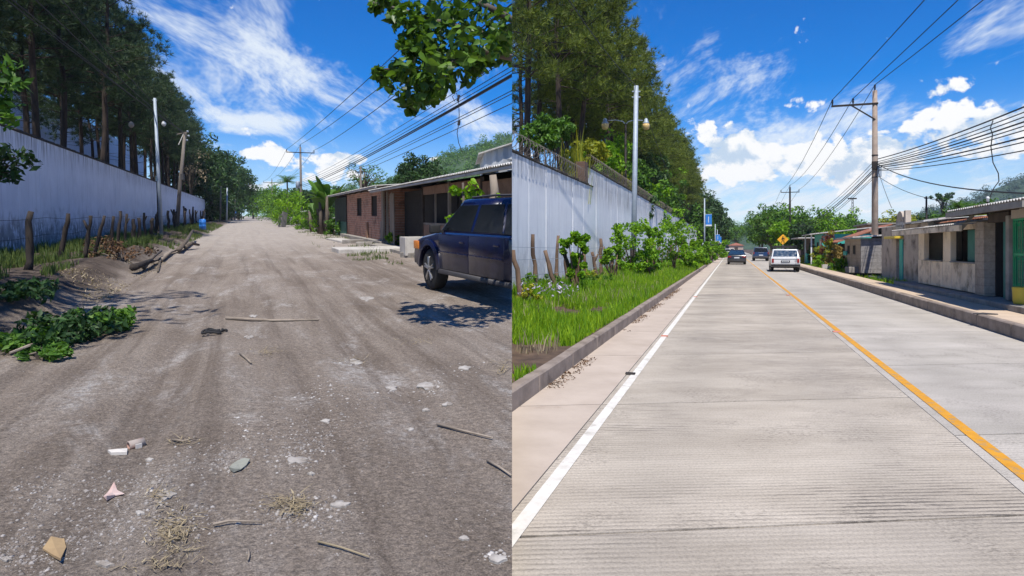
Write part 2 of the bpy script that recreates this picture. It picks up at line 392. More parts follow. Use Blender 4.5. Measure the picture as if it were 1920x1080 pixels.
def brick_material(name, c1, c2, mortar, axis, bw=.27, bh=.085, dirt=(.05,.04,.033)):
    m, t, p, o = base_mat(name)
    c = coords(t, rnd=False)
    sp = t.node('ShaderNodeSeparateXYZ'); t.l.new(c, sp.inputs[0]); cb = t.node('ShaderNodeCombineXYZ')
    t.l.new(sp.outputs[1 if axis == 'y' else 0], cb.inputs[0]); t.l.new(sp.outputs[2], cb.inputs[1])
    b = t.node('ShaderNodeTexBrick'); t.l.new(cb.outputs[0], b.inputs[0])
    t.put(b.inputs['Color1'], c1); t.put(b.inputs['Color2'], c2); t.put(b.inputs['Mortar'], mortar)
    b.inputs['Scale'].default_value = 1; b.inputs['Mortar Size'].default_value = .009; b.inputs['Brick Width'].default_value = bw; b.inputs['Row Height'].default_value = bh
    b.inputs['Bias'].default_value = -.1
    col = t.mix(t.math('MULTIPLY', t.step(t.noise(c, 1.3, 7, .7), .48, .7), .7), b.outputs[0], dirt)
    col = t.mix(.5, col, t.ramp(t.noise(c, 12, 6), [(.3, (.6,)*3), (.7, (1.25,)*3)]), 'MULTIPLY')
    t.put(p.inputs['Base Color'], col); p.inputs['Roughness'].default_value = .92
    bump(t, p, t.math('ADD', t.math('MULTIPLY', b.outputs['Fac'], -1.0), t.math('MULTIPLY', t.noise(c, 40, 5), .5)), .7, .012)
    return m
M_brick = brick_material('old_clay_brick', (.56, .27, .17), (.38, .18, .115), (.56, .45, .37), 'y', .36, .13)
M_block = brick_material('grey_block', (.29, .27, .25), (.24, .225, .21), (.19, .175, .16), 'x', .4, .2, (.12, .10, .085))
M_blocky = brick_material('tan_block', (.42, .34, .26), (.38, .31, .24), (.32, .26, .20), 'y', .4, .2, (.22, .16, .11))

def tined_concrete(name, c1, c2, tine=1.0):
    m, t, p, o = base_mat(name)
    oc = t.node('ShaderNodeTexCoord').outputs['Object']; c = coords(t)
    oi = t.node('ShaderNodeObjectInfo').outputs['Random']
    wob = t.mapping(c, sc=(.35, 1, 1))
    wv = t.node('ShaderNodeTexWave', wave_type='BANDS', bands_direction='Y', wave_profile='SIN')
    t.l.new(t.mapping(oc, rot=(0, 0, R(-2.6))), wv.inputs[0]); wv.inputs['Scale'].default_value = 6.1; wv.inputs['Distortion'].default_value = .9
    wv.inputs['Detail'].default_value = 3; wv.inputs['Detail Scale'].default_value = 2.2; wv.inputs['Detail Roughness'].default_value = .7
    wear = t.step(t.noise(t.mapping(c, sc=(.45, .9, 1)), .8, 6, .62), .42, .68)      # worn bands run across the lane
    grain = t.noise(c, 60, 6, .75); mid = t.noise(t.mapping(c, sc=(.55, 1.5, 1)), 1.1, 7, .62)
    base = t.ramp(mid, [(.35, c1), (.65, c2)])
    base = t.mix(1.0, base, t.ramp(oi, [(0, (.88, .88, .88)), (1, (1.06, 1.05, 1.03))]), 'MULTIPLY')
    groove = t.math('MULTIPLY', t.math('SUBTRACT', 1.0, t.step(wv.outputs['Fac'], .05, .55)), t.math('MULTIPLY', t.math('ADD', wear, .14), .95 * tine))
    groove = t.math('MULTIPLY', groove, t.step(t.noise(t.mapping(c, sc=(.5, 3, 1)), 7, 5, .7), .33, .62))
    lat = t.node('ShaderNodeSeparateXYZ'); t.l.new(t.mapping(oc, rot=(0, 0, YAW['R'])), lat.inputs[0])
    tr_ = t.math('SUBTRACT', t.math('ABSOLUTE', lat.outputs[0]), .78)      # wheel paths, slightly rubbed dark
    tr_ = t.math('EXPONENT', t.math('MULTIPLY', t.math('MULTIPLY', tr_, tr_), -9.0))
    base = t.mix(t.math('MULTIPLY', t.math('MULTIPLY', tr_, t.noise(c, 1.4, 4)), .36), base, (.22, .195, .165))
    col = t.mix(groove, base, (.085, .072, .062))
    col = t.mix(.55, col, t.ramp(grain, [(.36, (.55,)*3), (.5, (1.0,)*3), (.66, (1.3,)*3)]), 'MULTIPLY')
    gritp = t.math('MULTIPLY', t.step(t.noise(c, 1.1, 6, .65, .6), .50, .62), t.step(t.noise(t.mapping(c, sc=(.6, 1.6, 1)), 38, 3, .7), .50, .60))
    col = t.mix(t.math('MULTIPLY', gritp, .55), col, (.13, .11, .09))
    blot = t.step(t.noise(c, .7, 8, .7, .5), .56, .72)
    col = t.mix(t.math('MULTIPLY', blot, .4), col, (.27, .23, .185))
    t.put(p.inputs['Base Color'], col); p.inputs['Roughness'].default_value = .82; p.inputs['Specular IOR Level'].default_value = .3
    bump(t, p, t.math('ADD', t.math('MULTIPLY', wv.outputs['Fac'], .5 * tine), t.math('MULTIPLY', grain, .6)), .35, .012)
    return m
M_road = tined_concrete('tined_road_concrete', (.50, .44, .36), (.375, .325, .26))
M_roadr = tined_concrete('smooth_road_concrete', (.50, .455, .395), (.40, .365, .31), .3)
M_gutter = pmat('smooth_gutter_concrete', (.50, .415, .335), (.41, .335, .265), 1.6, .85, bmp=.2, bscale=60, dirt=(.30, .22, .17), dlo=.6, dhi=.8)
M_kerb = pmat('kerb_concrete', (.32, .26, .215), (.19, .15, .12), 3, .92, bmp=.5, bscale=25, dirt=(.085, .06, .045), dscale=2.2)
M_walk = pmat('sidewalk_concrete', (.58, .45, .32), (.47, .36, .255), 2.2, .9, bmp=.3, bscale=40, dirt=(.25, .18, .13), dlo=.58, dhi=.78)
M_linew = pmat('white_road_paint', (.74, .71, .64), (.58, .54, .47), 7, .75, bmp=.2, bscale=70, dirt=(.40, .36, .30), dscale=5, dlo=.54, dhi=.74)
M_liney = pmat('yellow_road_paint', (.66, .31, .018), (.56, .25, .014), 7, .7, bmp=.2, bscale=70, dirt=(.36, .24, .11), dscale=9, dlo=.50, dhi=.66)
M_soil = pmat('brown_soil', (.13, .085, .055), (.045, .029, .020), 3.5, .97, bmp=.9, bscale=14)
M_sub = pmat('road_bed', (.10, .085, .07), (.06, .05, .04), 3, .95)

def bisect_obj(o, keep):          # keep 'L' (X<0) or 'R' (X>0) of a mesh object, closing the cut
    mw = o.matrix_world
    co = np.empty(len(o.data.vertices)*3, dtype=np.float32); o.data.vertices.foreach_get('co', co); co = co.reshape(-1, 3)
    x = co @ np.array(mw.to_3x3())[0] + mw.translation.x
    if len(x) == 0: return
    bad = x.max() > 1e-3 if keep == 'L' else x.min() < -1e-3
    if not bad: return
    if (keep == 'L' and x.min() >= 0) or (keep == 'R' and x.max() <= 0): return 'drop'
    if o.data.users > 1: o.data = o.data.copy()
    bm = bmesh.new(); bm.from_mesh(o.data); inv = mw.inverted()
    pc = inv @ Vector((0, 0, 0)); no = (mw.to_3x3().transposed() @ Vector((1, 0, 0))).normalized()
    r = bmesh.ops.bisect_plane(bm, geom=bm.verts[:] + bm.edges[:] + bm.faces[:], plane_co=pc, plane_no=no,
                               clear_outer=(keep == 'L'), clear_inner=(keep == 'R'))
    if len(bm.faces) < 6000:
        ed = [e for e in r['geom_cut'] if isinstance(e, bmesh.types.BMEdge) and e.is_boundary]
        if ed:
            try: bmesh.ops.holes_fill(bm, edges=ed, sides=0)
            except Exception: pass
    n = len(bm.faces); bm.to_mesh(o.data); bm.free(); o.data.update()
    return 'drop' if n == 0 else None

# ================================================================== SETTING: unpaved street (left)
CUR = 'L'
cy, sy = math.cos(YAW['L']), math.sin(YAW['L'])
def hgtL(u, Y):
    """relief of the unpaved street (u = metres to the right of the camera line)"""
    u = np.asarray(u, float); Y = np.asarray(Y, float)
    a = fbm(u*.7, Y*.25, 4)*.12 + fbm(u*3.1, Y*.9, 3)*.055 + fbm(u*9, Y*3.5, 3)*.016
    rut = -.045*np.exp(-((u-1.2-.3*np.sin(Y*.12))/.32)**2) - .05*np.exp(-((u+1.0-.3*np.sin(Y*.12))/.3)**2) - .03*np.exp(-((u+2.2)/.3)**2)
    near = sst(3, 7, Y)
    bank = .36*sst(-2.8, -4.6, u) * (1 + .9*fbm(u*1.3, Y*.8, 4)) + .16*np.exp(-((u+3.7)/.55)**2)*(.4+1.6*vnoise(u*.9, Y*.7))*(1-sst(24, 34, Y))
    right = .06*sst(3.5, 6.5, u)
    return (a + rut)*(.35+.65*near) + bank + right
def axis(*segs):
    out = []
    for a, b, st in segs: out += list(np.arange(a, b, st))
    return np.array(sorted(set(np.round(out, 4))))
uu = axis((-400, -60, 60), (-60, -14, 6), (-14, -7, .35), (-7, 7.2, .075), (7.2, 12, .4), (12, 60, 8), (60, 500, 60), (500, 501, 1))
yy = [2.2]
while yy[-1] < 60: yy.append(yy[-1] + max(.045, yy[-1]*.011))
yy = np.array([-30, -8, 0] + yy + list(np.arange(64, 160, 5)) + [180, 220, 280, 360, 480, 700])
Ug, Yg = np.meshgrid(uu, yy); Hg = hgtL(Ug, Yg) * (1 - sst(150, 220, Yg))
V = np.stack([Ug + MS['L']*Yg, Yg, Hg], -1).reshape(-1, 3); nu = len(uu)
I = (np.arange(len(yy)-1)[:, None]*nu + np.arange(nu-1)[None, :]).ravel()
F = np.stack([I, I+1, I+nu+1, I+nu], 1)
cxm = V[F, 0].mean(1); F = F[cxm < 3]
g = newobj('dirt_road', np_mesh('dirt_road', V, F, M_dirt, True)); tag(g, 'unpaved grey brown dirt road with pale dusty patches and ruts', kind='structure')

# stones lying loose on the dirt
def stones(name, n, area, smin, smax, mat, label, hf=hgtL, flat=.55, seed=1, **kw):
    rg = np.random.RandomState(seed); P = area(rg, n); sz = smin*(smax/smin)**(rg.rand(n)**2.2)
    oct_ = np.array([(1,0,0),(0,1,0),(-1,0,0),(0,-1,0),(0,0,1),(0,0,-1)], float)
    V = oct_[None]*(.65+.7*rg.rand(n, 6, 1)) * sz[:, None, None]; V[:, :, 2] *= flat
    a = rg.rand(n)*6.28; c, s = np.cos(a)[:, None], np.sin(a)[:, None]
    x = V[:, :, 0]*c - V[:, :, 1]*s; y = V[:, :, 0]*s + V[:, :, 1]*c; V[:, :, 0] = x; V[:, :, 1] = y
    z = hf(P[:, 0], P[:, 1]) - sz*.08
    V += np.stack([P[:, 0] + MS[CUR]*P[:, 1], P[:, 1], z], -1)[:, None]
    f = np.array([(0,1,4),(1,2,4),(2,3,4),(3,0,4),(1,0,5),(2,1,5),(3,2,5),(0,3,5)])
    F = (f[None] + (np.arange(n)*6)[:, None, None]).reshape(-1, 3)
    o = newobj(name, np_mesh(name, V.reshape(-1, 3), F, mat)); return tag(o, label, kind='stuff', **kw)
def stonemat(name, d, l):
    m, t, p, o = base_mat(name); gg = t.node('ShaderNodeNewGeometry').outputs['Random Per Island']
    t.put(p.inputs['Base Color'], t.ramp(gg, [(0, d), (.75, tuple((a+b)/2 for a, b in zip(d, l))), (1, l)])); p.inputs['Roughness'].default_value = .95
    c = coords(t); bump(t, p, t.noise(c, 60, 4), .5, .01); return m
M_stone = stonemat('loose_stones', (.17, .145, .125), (.40, .37, .34))
M_stonep = stonemat('pale_rubble', (.34, .31, .28), (.56, .53, .49))
def areaL(rg, n):
    Y = 3 + 22*rg.rand(n)**1.8; u = (rg.rand(n)-.5)*13 - .4; return np.stack([u, Y], 1)
def clusterL(spots):
    def f(rg, n):
        k = rg.randint(len(spots), size=n); out = np.zeros((n, 2))
        for i in range(n):
            px, py, r1 = spots[k[i]]; q = G(px + rg.randn()*r1, py + rg.randn()*r1*.42); out[i] = (q.x - MS['L']*q.y, q.y)
        return out
    return f
stones('loose_stone', 16000, areaL, .003, .011, M_stone, 'small loose stones strewn over the dirt road', seed=4, cat='stones')
stones('gravel', 3600, clusterL([(90, 920, 70), (250, 900, 55), (180, 990, 70), (60, 1030, 50), (330, 980, 50), (560, 960, 45), (600, 800, 50), (560, 840, 40), (420, 860, 40), (640, 740, 45)]), .004, .019, M_stone, 'grey gravel spilled in the foreground of the dirt road', seed=5, cat='gravel')
stones('rubble_crumb', 520, clusterL([(560, 870, 26), (600, 740, 30), (660, 670, 22), (740, 720, 22), (800, 725, 25), (470, 800, 30), (620, 960, 26), (870, 690, 28), (300, 930, 24), (930, 1040, 20), (540, 560, 30), (660, 560, 40)]), .005, .026, M_stonep, 'pale crumbs of rubble scattered across the dirt road', seed=6, flat=.35, cat='rubble')

# grass and litter helpers
def blades(name, P, hmin, hmax, width, mat, label, cat='grass', lean=.5, seed=1, dens=None, kind='stuff', parent=None):
    rg = np.random.RandomState(seed); n = len(P); P = np.asarray(P, float)
    h = hmin + (hmax-hmin)*rg.rand(n)**1.3*np.clip(.35 + 2.6*(fbm(P[:, 0]*1.7, P[:, 1]*1.7, 3) + .25), .25, 1.7); a = rg.rand(n)*6.28; l = lean*rg.rand(n)*h; b = rg.rand(n)*6.28
    wd = np.stack([np.cos(a), np.sin(a), np.zeros(n)], 1)*(width*(.6+.8*rg.rand(n)))[:, None]
    ld = np.stack([np.cos(b), np.sin(b), np.zeros(n)], 1)*l[:, None]; up = np.zeros((n, 3)); up[:, 2] = h
    V = np.stack([P - wd, P + wd, P + up*.6 + ld*.4 + wd*.7, P + up*.6 + ld*.4 - wd*.7, P + up + ld], 1).reshape(-1, 3)
    i = np.arange(n)*5
    F = np.concatenate([np.stack([i, i+1, i+2], 1), np.stack([i, i+2, i+3], 1), np.stack([i+3, i+2, i+4], 1)])
    o = newobj(name, np_mesh(name, V, F, mat), parent); 
    return tag(o, label, cat, kind=kind) if parent is None else o
def patchL(n, u0, u1, y0, y1, seed, thr=.0, sc=.8, pw=1.6):
    rg = np.random.RandomState(seed); Y = y0 + (y1-y0)*rg.rand(n)**pw; u = u0 + (u1-u0)*rg.rand(n)
    k = fbm(u*sc+9, Y*sc*.6+3, 3) > thr; u, Y = u[k], Y[k]
    return np.stack([u + MS[CUR]*Y, Y, hgtL(u, Y) - .01], 1)
blades('grass', np.concatenate([patchL(34000, -7.3, -4.0, 8.5, 75, 11, -.03), patchL(7000, -7.3, -5.4, 8.5, 40, 12, -.2), patchL(9000, -4.4, -3.0, 24, 90, 15, .0)]), .08, .34, .011, M_grassl, 'rank green grass along the foot of the white wall on the unpaved side', seed=13)
blades('roadside_grass', np.concatenate([patchL(5000, 4.6, 6.6, 20, 60, 16, .06, 1.3, 1.2), patchL(3000, 3.6, 5.2, 22, 34, 17, .10, 1.5, 1)]), .04, .20, .011, M_grassl, 'thin grass between the dirt road and the brick house', seed=14)
blades('dead_litter', np.concatenate([patchL(6000, -4.4, -2.6, 6, 22, 18, .0), patchL(2500, -5.0, -2.5, 6, 26, 19, .1)]), .01, .06, .012, M_straw, 'brown dead leaves and twigs littering the dirt bank', 'litter', lean=3, seed=15)
st_pts = []
for px, py, rx, ry, n in ((325, 1000, 42, 50, 420), (545, 950, 45, 14, 240), (300, 930, 20, 20, 40), (660, 668, 40, 10, 60), (500, 662, 22, 8, 70), (780, 640, 40, 10, 60), (940, 690, 15, 12, 60), (560, 965, 20, 12, 60), (350, 830, 30, 8, 40), (300, 1060, 60, 15, 90)):
    for i in range(n):
        q = G(px + random.gauss(0, rx*.55), py + random.gauss(0, ry*.55)); st_pts.append((q.x, q.y, float(hgtL(q.x - MS['L']*q.y, q.y)) + .004 + random.random()*.02))
blades('dry_straw', st_pts, .004, .03, .004, M_straw, 'dry straw and grass stalks lying in heaps on the dirt road', 'straw', lean=9, seed=21)
# ================================================================== SETTING: paved street (right)
CUR = 'R'
def hgtR(u, Y):
    u = np.asarray(u, float); Y = np.asarray(Y, float)
    return .185 + .22*sst(-2.3, -5.2, u) + fbm(u*1.4, Y*.9, 3)*.10*sst(-2.35, -3.0, u)
def sheetR(name, u_, y_, hf, mat, label, **kw):
    Ug, Yg = np.meshgrid(u_, y_); V = np.stack([Ug + MS['R']*Yg, Yg, hf(Ug, Yg)], -1).reshape(-1, 3); nu = len(u_)
    I = (np.arange(len(y_)-1)[:, None]*nu + np.arange(nu-1)[None, :]).ravel(); F = np.stack([I, I+1, I+nu+1, I+nu], 1)
    F = F[V[F, 0].mean(1) > -3]
    o = newobj(name, np_mesh(name, V, F, mat, True)); return tag(o, label, kind='structure', **kw)
ys = np.array(list(np.arange(4, 40, .25)) + list(np.arange(40, 160, 3)) + [180, 240, 400, 900])
sheetR('verge', np.array([-400, -100, -40, -20, -10, -7] + list(np.arange(-6.6, -2.27, .12)) + [-2.27]), ys, hgtR, M_soil, 'brown earth verge rising from the kerb to the white wall')
sheetR('ground', np.array([-2.3, 2, 5.2, 20, 60, 200, 600]), np.array([-30, 0, 20, 60, 160, 400, 1200]), lambda u, Y: -.06 + 0*u + .20*sst(5.6, 6.0, u), M_soil, 'bare earth under and beyond the paved street')
def slab(name, u0, u1, ya, yb, z0, z1, mat, parent, skew=.05, bev=0, gap=.013):
    org = U((u0+u1)/2, (ya+yb)/2, 0); mb = MB(); P = []
    for z in (z0, z1):
        ug = .0035
        for (u, y) in ((u0+ug, ya+gap), (u1-ug, ya+gap), (u1-ug, yb-gap), (u0+ug, yb-gap)):
            q = U(u, y); q.y += skew*(u-(u0+u1)/2)*0; q = Vector((q.x, y + skew*(u - .3), z)); q.x = u + MS['R']*q.y; P.append(q - org)
    mb.raw(P, [(3,2,1,0),(4,5,6,7),(0,1,5,4),(1,2,6,5),(2,3,7,6),(3,0,4,7)])
    return mb.build(name, mat, parent, bevel=0 if name == 'slab' else bev, seg=1, loc=org)
# u const lines keep to the street, slab ends cross it a little askew
road = tag(MB().raw([U(-2.2, -30, -.03), U(5.1, -30, -.03), U(5.1, 400, -.03), U(-2.2, 400, -.03)], [(0, 1, 2, 3)]).build('road', M_sub), 'concrete paved two lane road', kind='structure')
SK = -MS['R'] + .09
def lane(u0, u1, joints, mat):
    for a, b in zip(joints, joints[1:]): slab('slab', u0, u1, a, b, -.028, 0, mat, road, SK*0 + .10)
jl = [-4, .6, 3.69, 6.7, 9.7, 12.4] + [12.4 + 3.3*i for i in range(1, 26)] + [110, 130, 160, 200, 260]
jr = [-4, 2.1, 5.3, 8.53] + [8.53 + 3.3*i for i in range(1, 27)] + [110, 130, 160, 200, 260]
lane(-1.33, 1.90, jl, M_road); lane(1.90, 5.0, jr, M_roadr)
gut = tag(MB().raw([U(-2.2, -30, -.026), U(-1.33, -30, -.026), U(-1.33, 260, -.026), U(-2.2, 260, -.026)], [(0, 1, 2, 3)]).build('gutter', M_sub), 'smooth pinkish concrete gutter beside the left kerb', kind='structure')
for a, b in zip(jl, jl[1:]): slab('slab', -2.14, -1.33, a, b, -.024, .004, M_gutter, gut, .10)
def strip(name, u0, u1, y0, y1, z, mat, label, parent=None):
    mb = MB(); n = 60; ysn = [y0 + (y1-y0)*(i/n)**2 for i in range(n+1)]
    V = []; 
    for y in ysn: V += [U(u0, y, z), U(u1, y, z)]
    mb.raw(V, [(2*i, 2*i+1, 2*i+3, 2*i+2) for i in range(n)])
    o = mb.build(name, mat, parent); return o
strip('white_edge_line', -1.27, -1.17, 0, 180, .005, M_linew, '', road)
strip('yellow_centre_line', 2.0, 2.11, 0, 180, .005, M_liney, '', road)
# kerbs, laid stone by stone
def kerb(name, u0, u1, z0, z1, y0, y1, st, mat, label, bev=.02):
    k = tag(MB().raw([U(u0+.01, -20, z0-.02), U(u1-.01, -20, z0-.02), U(u1-.01, 200, z0-.02), U(u0+.01, 200, z0-.02)], [(0,1,2,3)]).build(name, M_sub), label, kind='structure')
    y = y0
    while y < y1:
        L = st*random.uniform(.92, 1.06) * (1 if y < 60 else 6); dz = random.uniform(-.008, .008)
        slab('kerb_stone', u0, u1, y, y+L, z0-.03, z1+dz, mat, k, 0, bev, .004); y += L
    return k
kerb('kerb', -2.29, -2.135, 0, .20, 4, 160, 1.5, M_kerb, 'stained concrete kerb along the grassy left verge')
kerb('kerb', 5.0, 5.16, 0, .25, 2, 160, 1.6, M_kerb, 'concrete kerb along the right sidewalk')
walk = tag(MB().raw([U(5.15, -20, .19), U(6.02, -20, .19), U(6.02, 200, .19), U(5.15, 200, .19)], [(0,1,2,3)]).build('sidewalk', M_sub), 'tan concrete sidewalk along the right side of the paved road', kind='structure')
y = 2
while y < 150:
    L = 1.9 if y < 60 else 9; slab('paving_slab', 5.163, 6.02, y, y+L, .18, .252 + random.uniform(-.004, .004), M_walk, walk, .15, .006, .005); y += L
# raised road studs
for i, (px, py) in enumerate(((1246, 631), (1304, 557), (1182, 702))):
    q = G(px, py); b = MB(); b.prism([(-.05, 0), (.05, 0), (.03, .018), (-.03, .018)], -.06, .06, 'yz')
    tag(b.build('road_stud', M_pipeclay if i < 2 else M_dark, bevel=.004, loc=q + Vector((0, 0, .006)), rz=RZ()), ['reddish road stud on the white edge line, nearer of the two', 'reddish road stud on the white edge line, farther of the two', 'small dark chip beside the white edge line'][i], 'road stud')
for i, (px, py) in enumerate(((1569, 623), (1478, 554))):
    q = G(px, py); b = MB(); b.prism([(-.06, 0), (.06, 0), (.035, .02), (-.035, .02)], -.07, .07, 'yz')
    tag(b.build('road_stud', M_pipeclay, bevel=.004, loc=q + Vector((0, 0, .006)), rz=RZ()), ['road stud on the yellow centre line, nearer one', 'road stud on the yellow centre line, farther one'][i], 'road stud')
# leaf litter in the gutter, grass and weeds on the verge
def stripR(n, u0, u1, y0, y1, seed, thr=-1, sc=.9, pw=1.7, hf=hgtR):
    rg = np.random.RandomState(seed); Y = y0 + (y1-y0)*rg.rand(n)**pw; u = u0 + (u1-u0)*rg.rand(n)
    k = (fbm(u*sc, Y*sc*.6, 3) > thr) & (u + MS['R']*Y > .005); u, Y = u[k], Y[k]
    return np.stack([u + MS['R']*Y, Y, hf(u, Y) - .01], 1)
zero = lambda u, Y: 0*u + .016
rg = np.random.RandomState(2); a = stripR(9000, -2.12, -1.72, 5.5, 26, 3, -.04, 1.5, 1.3, zero)
a = a[rg.rand(len(a)) < np.clip(1.0 - (a[:, 0] - MS['R']*a[:, 1] + 2.12)/.22, 0, 1)]
M_litter = leafmat('brown_leaf_litter', (.05, .028, .016), (.22, .12, .06), .1, .9)
blades('leaf_litter', a, .005, .025, .012, M_litter, 'brown leaves gathered in the gutter below the kerb', 'litter', lean=3, seed=4)
gr = stripR(110000, -5.9, -2.30, 8.8, 60, 5, -.24, 1.1, pw=1.9); gr = gr[(gr[:, 1] > 9.2) | (gr[:, 0] < 0)]
blades('grass', gr, .05, .27, .009, M_grass, 'lush bright green grass on the verge between kerb and fence', seed=6)
ge = stripR(9000, -2.75, -2.26, 6.5, 60, 7, -.02, 1.6)
blades('edging_grass', ge, .04, .13, .009, M_grass, 'short grass fringing the top of the left kerb', seed=8)
gt = stripR(22000, -6.2, -4.0, 10.2, 50, 9, -.08, .7)
blades('tall_weeds', gt, .15, .42, .011, M_leafb, 'tall yellow green weeds round the fence posts', 'weeds', lean=.7, seed=10)
dl = stripR(2500, -4.6, -2.6, 6, 10.5, 12, .0, 1.0, 1)
blades('verge_litter', dl, .01, .05, .018, M_litter, 'dead brown leaves on the bare earth of the verge', 'litter', lean=3, seed=12)
fl = stripR(900, -4.9, -3.6, 13, 22, 14, .05, .8, 1); fl[:, 2] += .22 + .25*np.random.rand(len(fl))
blades('weed_flowers', fl, .03, .06, .022, M_flower, 'pale lilac weed flowers above the verge grass', 'flowers', lean=2, seed=15)
g2 = stripR(9000, 6.1, 7.1, 24, 75, 16, .0, .6, 1, lambda u, Y: 0*u + .14)
blades('sidewalk_grass', g2, .05, .24, .012, M_grass, 'bright grass strip between the right sidewalk and the houses', seed=17)

dg = stripR(6000, -5.6, -2.4, 8.5, 40, 25, .0, 1.3, 1.6)
blades('dry_grass', dg, .06, .30, .008, M_straw, 'dry yellowed grass blades mixed into the bright verge grass', seed=26)
# ================================================================== VEGETATION builders
def crown_mesh(name, centers, radii, per, size, mat, seed=1, up=.35, shape='leaf', flat=.8):
    """leaf faces scattered in clumps through a crown"""
    rg = np.random.RandomState(seed); n = len(centers)*per
    c = np.repeat(np.asarray(centers, float), per, 0); r = np.repeat(np.asarray(radii, float), per)
    d = rg.randn(n, 3); d /= np.linalg.norm(d, axis=1)[:, None]; d[:, 2] *= flat
    P = c + d*(r*(.35 + .65*rg.rand(n)**.5))[:, None]
    nrm = d*.55 + rg.randn(n, 3)*.55; nrm[:, 2] += up; nrm /= np.linalg.norm(nrm, axis=1)[:, None]
    t = rg.randn(n, 3); t -= nrm*(t*nrm).sum(1)[:, None]; t /= np.linalg.norm(t, axis=1)[:, None]; b = np.cross(nrm, t)
    s = size*(.6 + .8*rg.rand(n)); s = s[:, None]
    if shape == 'leaf':
        V = np.stack([P - t*s, P - b*s*.42 + nrm*s*.12, P + t*s, P + b*s*.42 + nrm*s*.12], 1).reshape(-1, 3)
        i = np.arange(n)*4; F = np.concatenate([np.stack([i, i+1, i+2], 1), np.stack([i, i+2, i+3], 1)])
    else:                                  # broad rounded leaf, narrow at the stalk
        out = [(-1, 0), (-.5, -.24), (.15, -.56), (.72, -.54), (1.0, 0), (.72, .54), (.15, .56), (-.5, .24)]
        V = np.stack([P + t*s*a_ + b*s*b_ + nrm*s*(.16*abs(b_) - .10*a_*a_) for a_, b_ in out], 1).reshape(-1, 3)
        i = np.arange(n)*8; F = np.concatenate([np.stack([i+0, i+k, i+k+1], 1) for k in range(1, 7)])
    return np_mesh(name, V, F, mat)
def crown_clumps(rx, ry, rz, n, seed, zc, rough=.3):
    rg = np.random.RandomState(seed); d = rg.randn(n, 3); d /= np.linalg.norm(d, axis=1)[:, None]
    r = (.35 + .65*rg.rand(n)**.45)*(1 + rough*rg.randn(n)*.5)
    c = d*r[:, None]*np.array([rx, ry, rz]); c[:, 2] = np.maximum(c[:, 2], -rz*.72); c[:, 2] += zc
    return c, (.20 + .16*rg.rand(n))*((rx*ry*rz)**(1/3))
def broadleaf(name, label, cat, base, h, rx, rz, mat, seed=1, clumps=70, per=46, size=.2, trunk=.22, group=None, ry=None, trunkfrac=.35, tmat=None, shape='leaf', rough=.3):
    t = thing(name, label, cat, base, random.random()*6.28, group); rg = random.Random(seed)
    zc = h - rz; c, r = crown_clumps(rx, ry or rx, rz, clumps, seed, zc, rough)
    mb = MB(); zt = max(h*trunkfrac, .3)
    mb.tube([(0, 0, -.15), (rg.uniform(-.1, .1), rg.uniform(-.1, .1), zt*.5), (rg.uniform(-.2, .2), rg.uniform(-.2, .2), zt), (0, 0, zc + rz*.4)], [trunk*1.2, trunk, trunk*.85, trunk*.25], 8)
    for k in range(0, len(c), max(1, len(c)//14)):
        p = Vector(c[k]); s0 = Vector((0, 0, zt*rg.uniform(.7, 1.1))); m_ = s0.lerp(p, .5) + Vector((0, 0, .12*h*rg.random()))
        mb.tube([s0, m_, p], [trunk*.5, trunk*.3, trunk*.1], 6)
    mb.build('trunk', tmat or M_trunk, t, smooth=True)
    newobj('crown', crown_mesh('crown', c, r, per, size, mat, seed, shape=shape), t)
    return t
def bush(name, label, base, rx, h, mat, seed=1, clumps=26, per=40, size=.12, group=None, cat='bush', shape='leaf', stems=5, ry=None, stem_mat=None):
    t = thing(name, label, cat, base, 0, group); rg = random.Random(seed)
    c, r = crown_clumps(rx, ry or rx, h*.55, clumps, seed, h*.5, .35); c[:, 2] = np.maximum(c[:, 2], .08)
    mb = MB()
    for k in range(stems):
        p = Vector(c[rg.randrange(len(c))]); mb.tube([(rg.uniform(-.1, .1)*rx, rg.uniform(-.1, .1)*rx, -.1), p*.5 + Vector((0, 0, .05)), p], [.025, .02, .008], 5)
    mb.build('stem', stem_mat or M_trunk, t)
    newobj('foliage', crown_mesh('foliage', c, r, per, size, mat, seed, shape=shape), t)
    return t
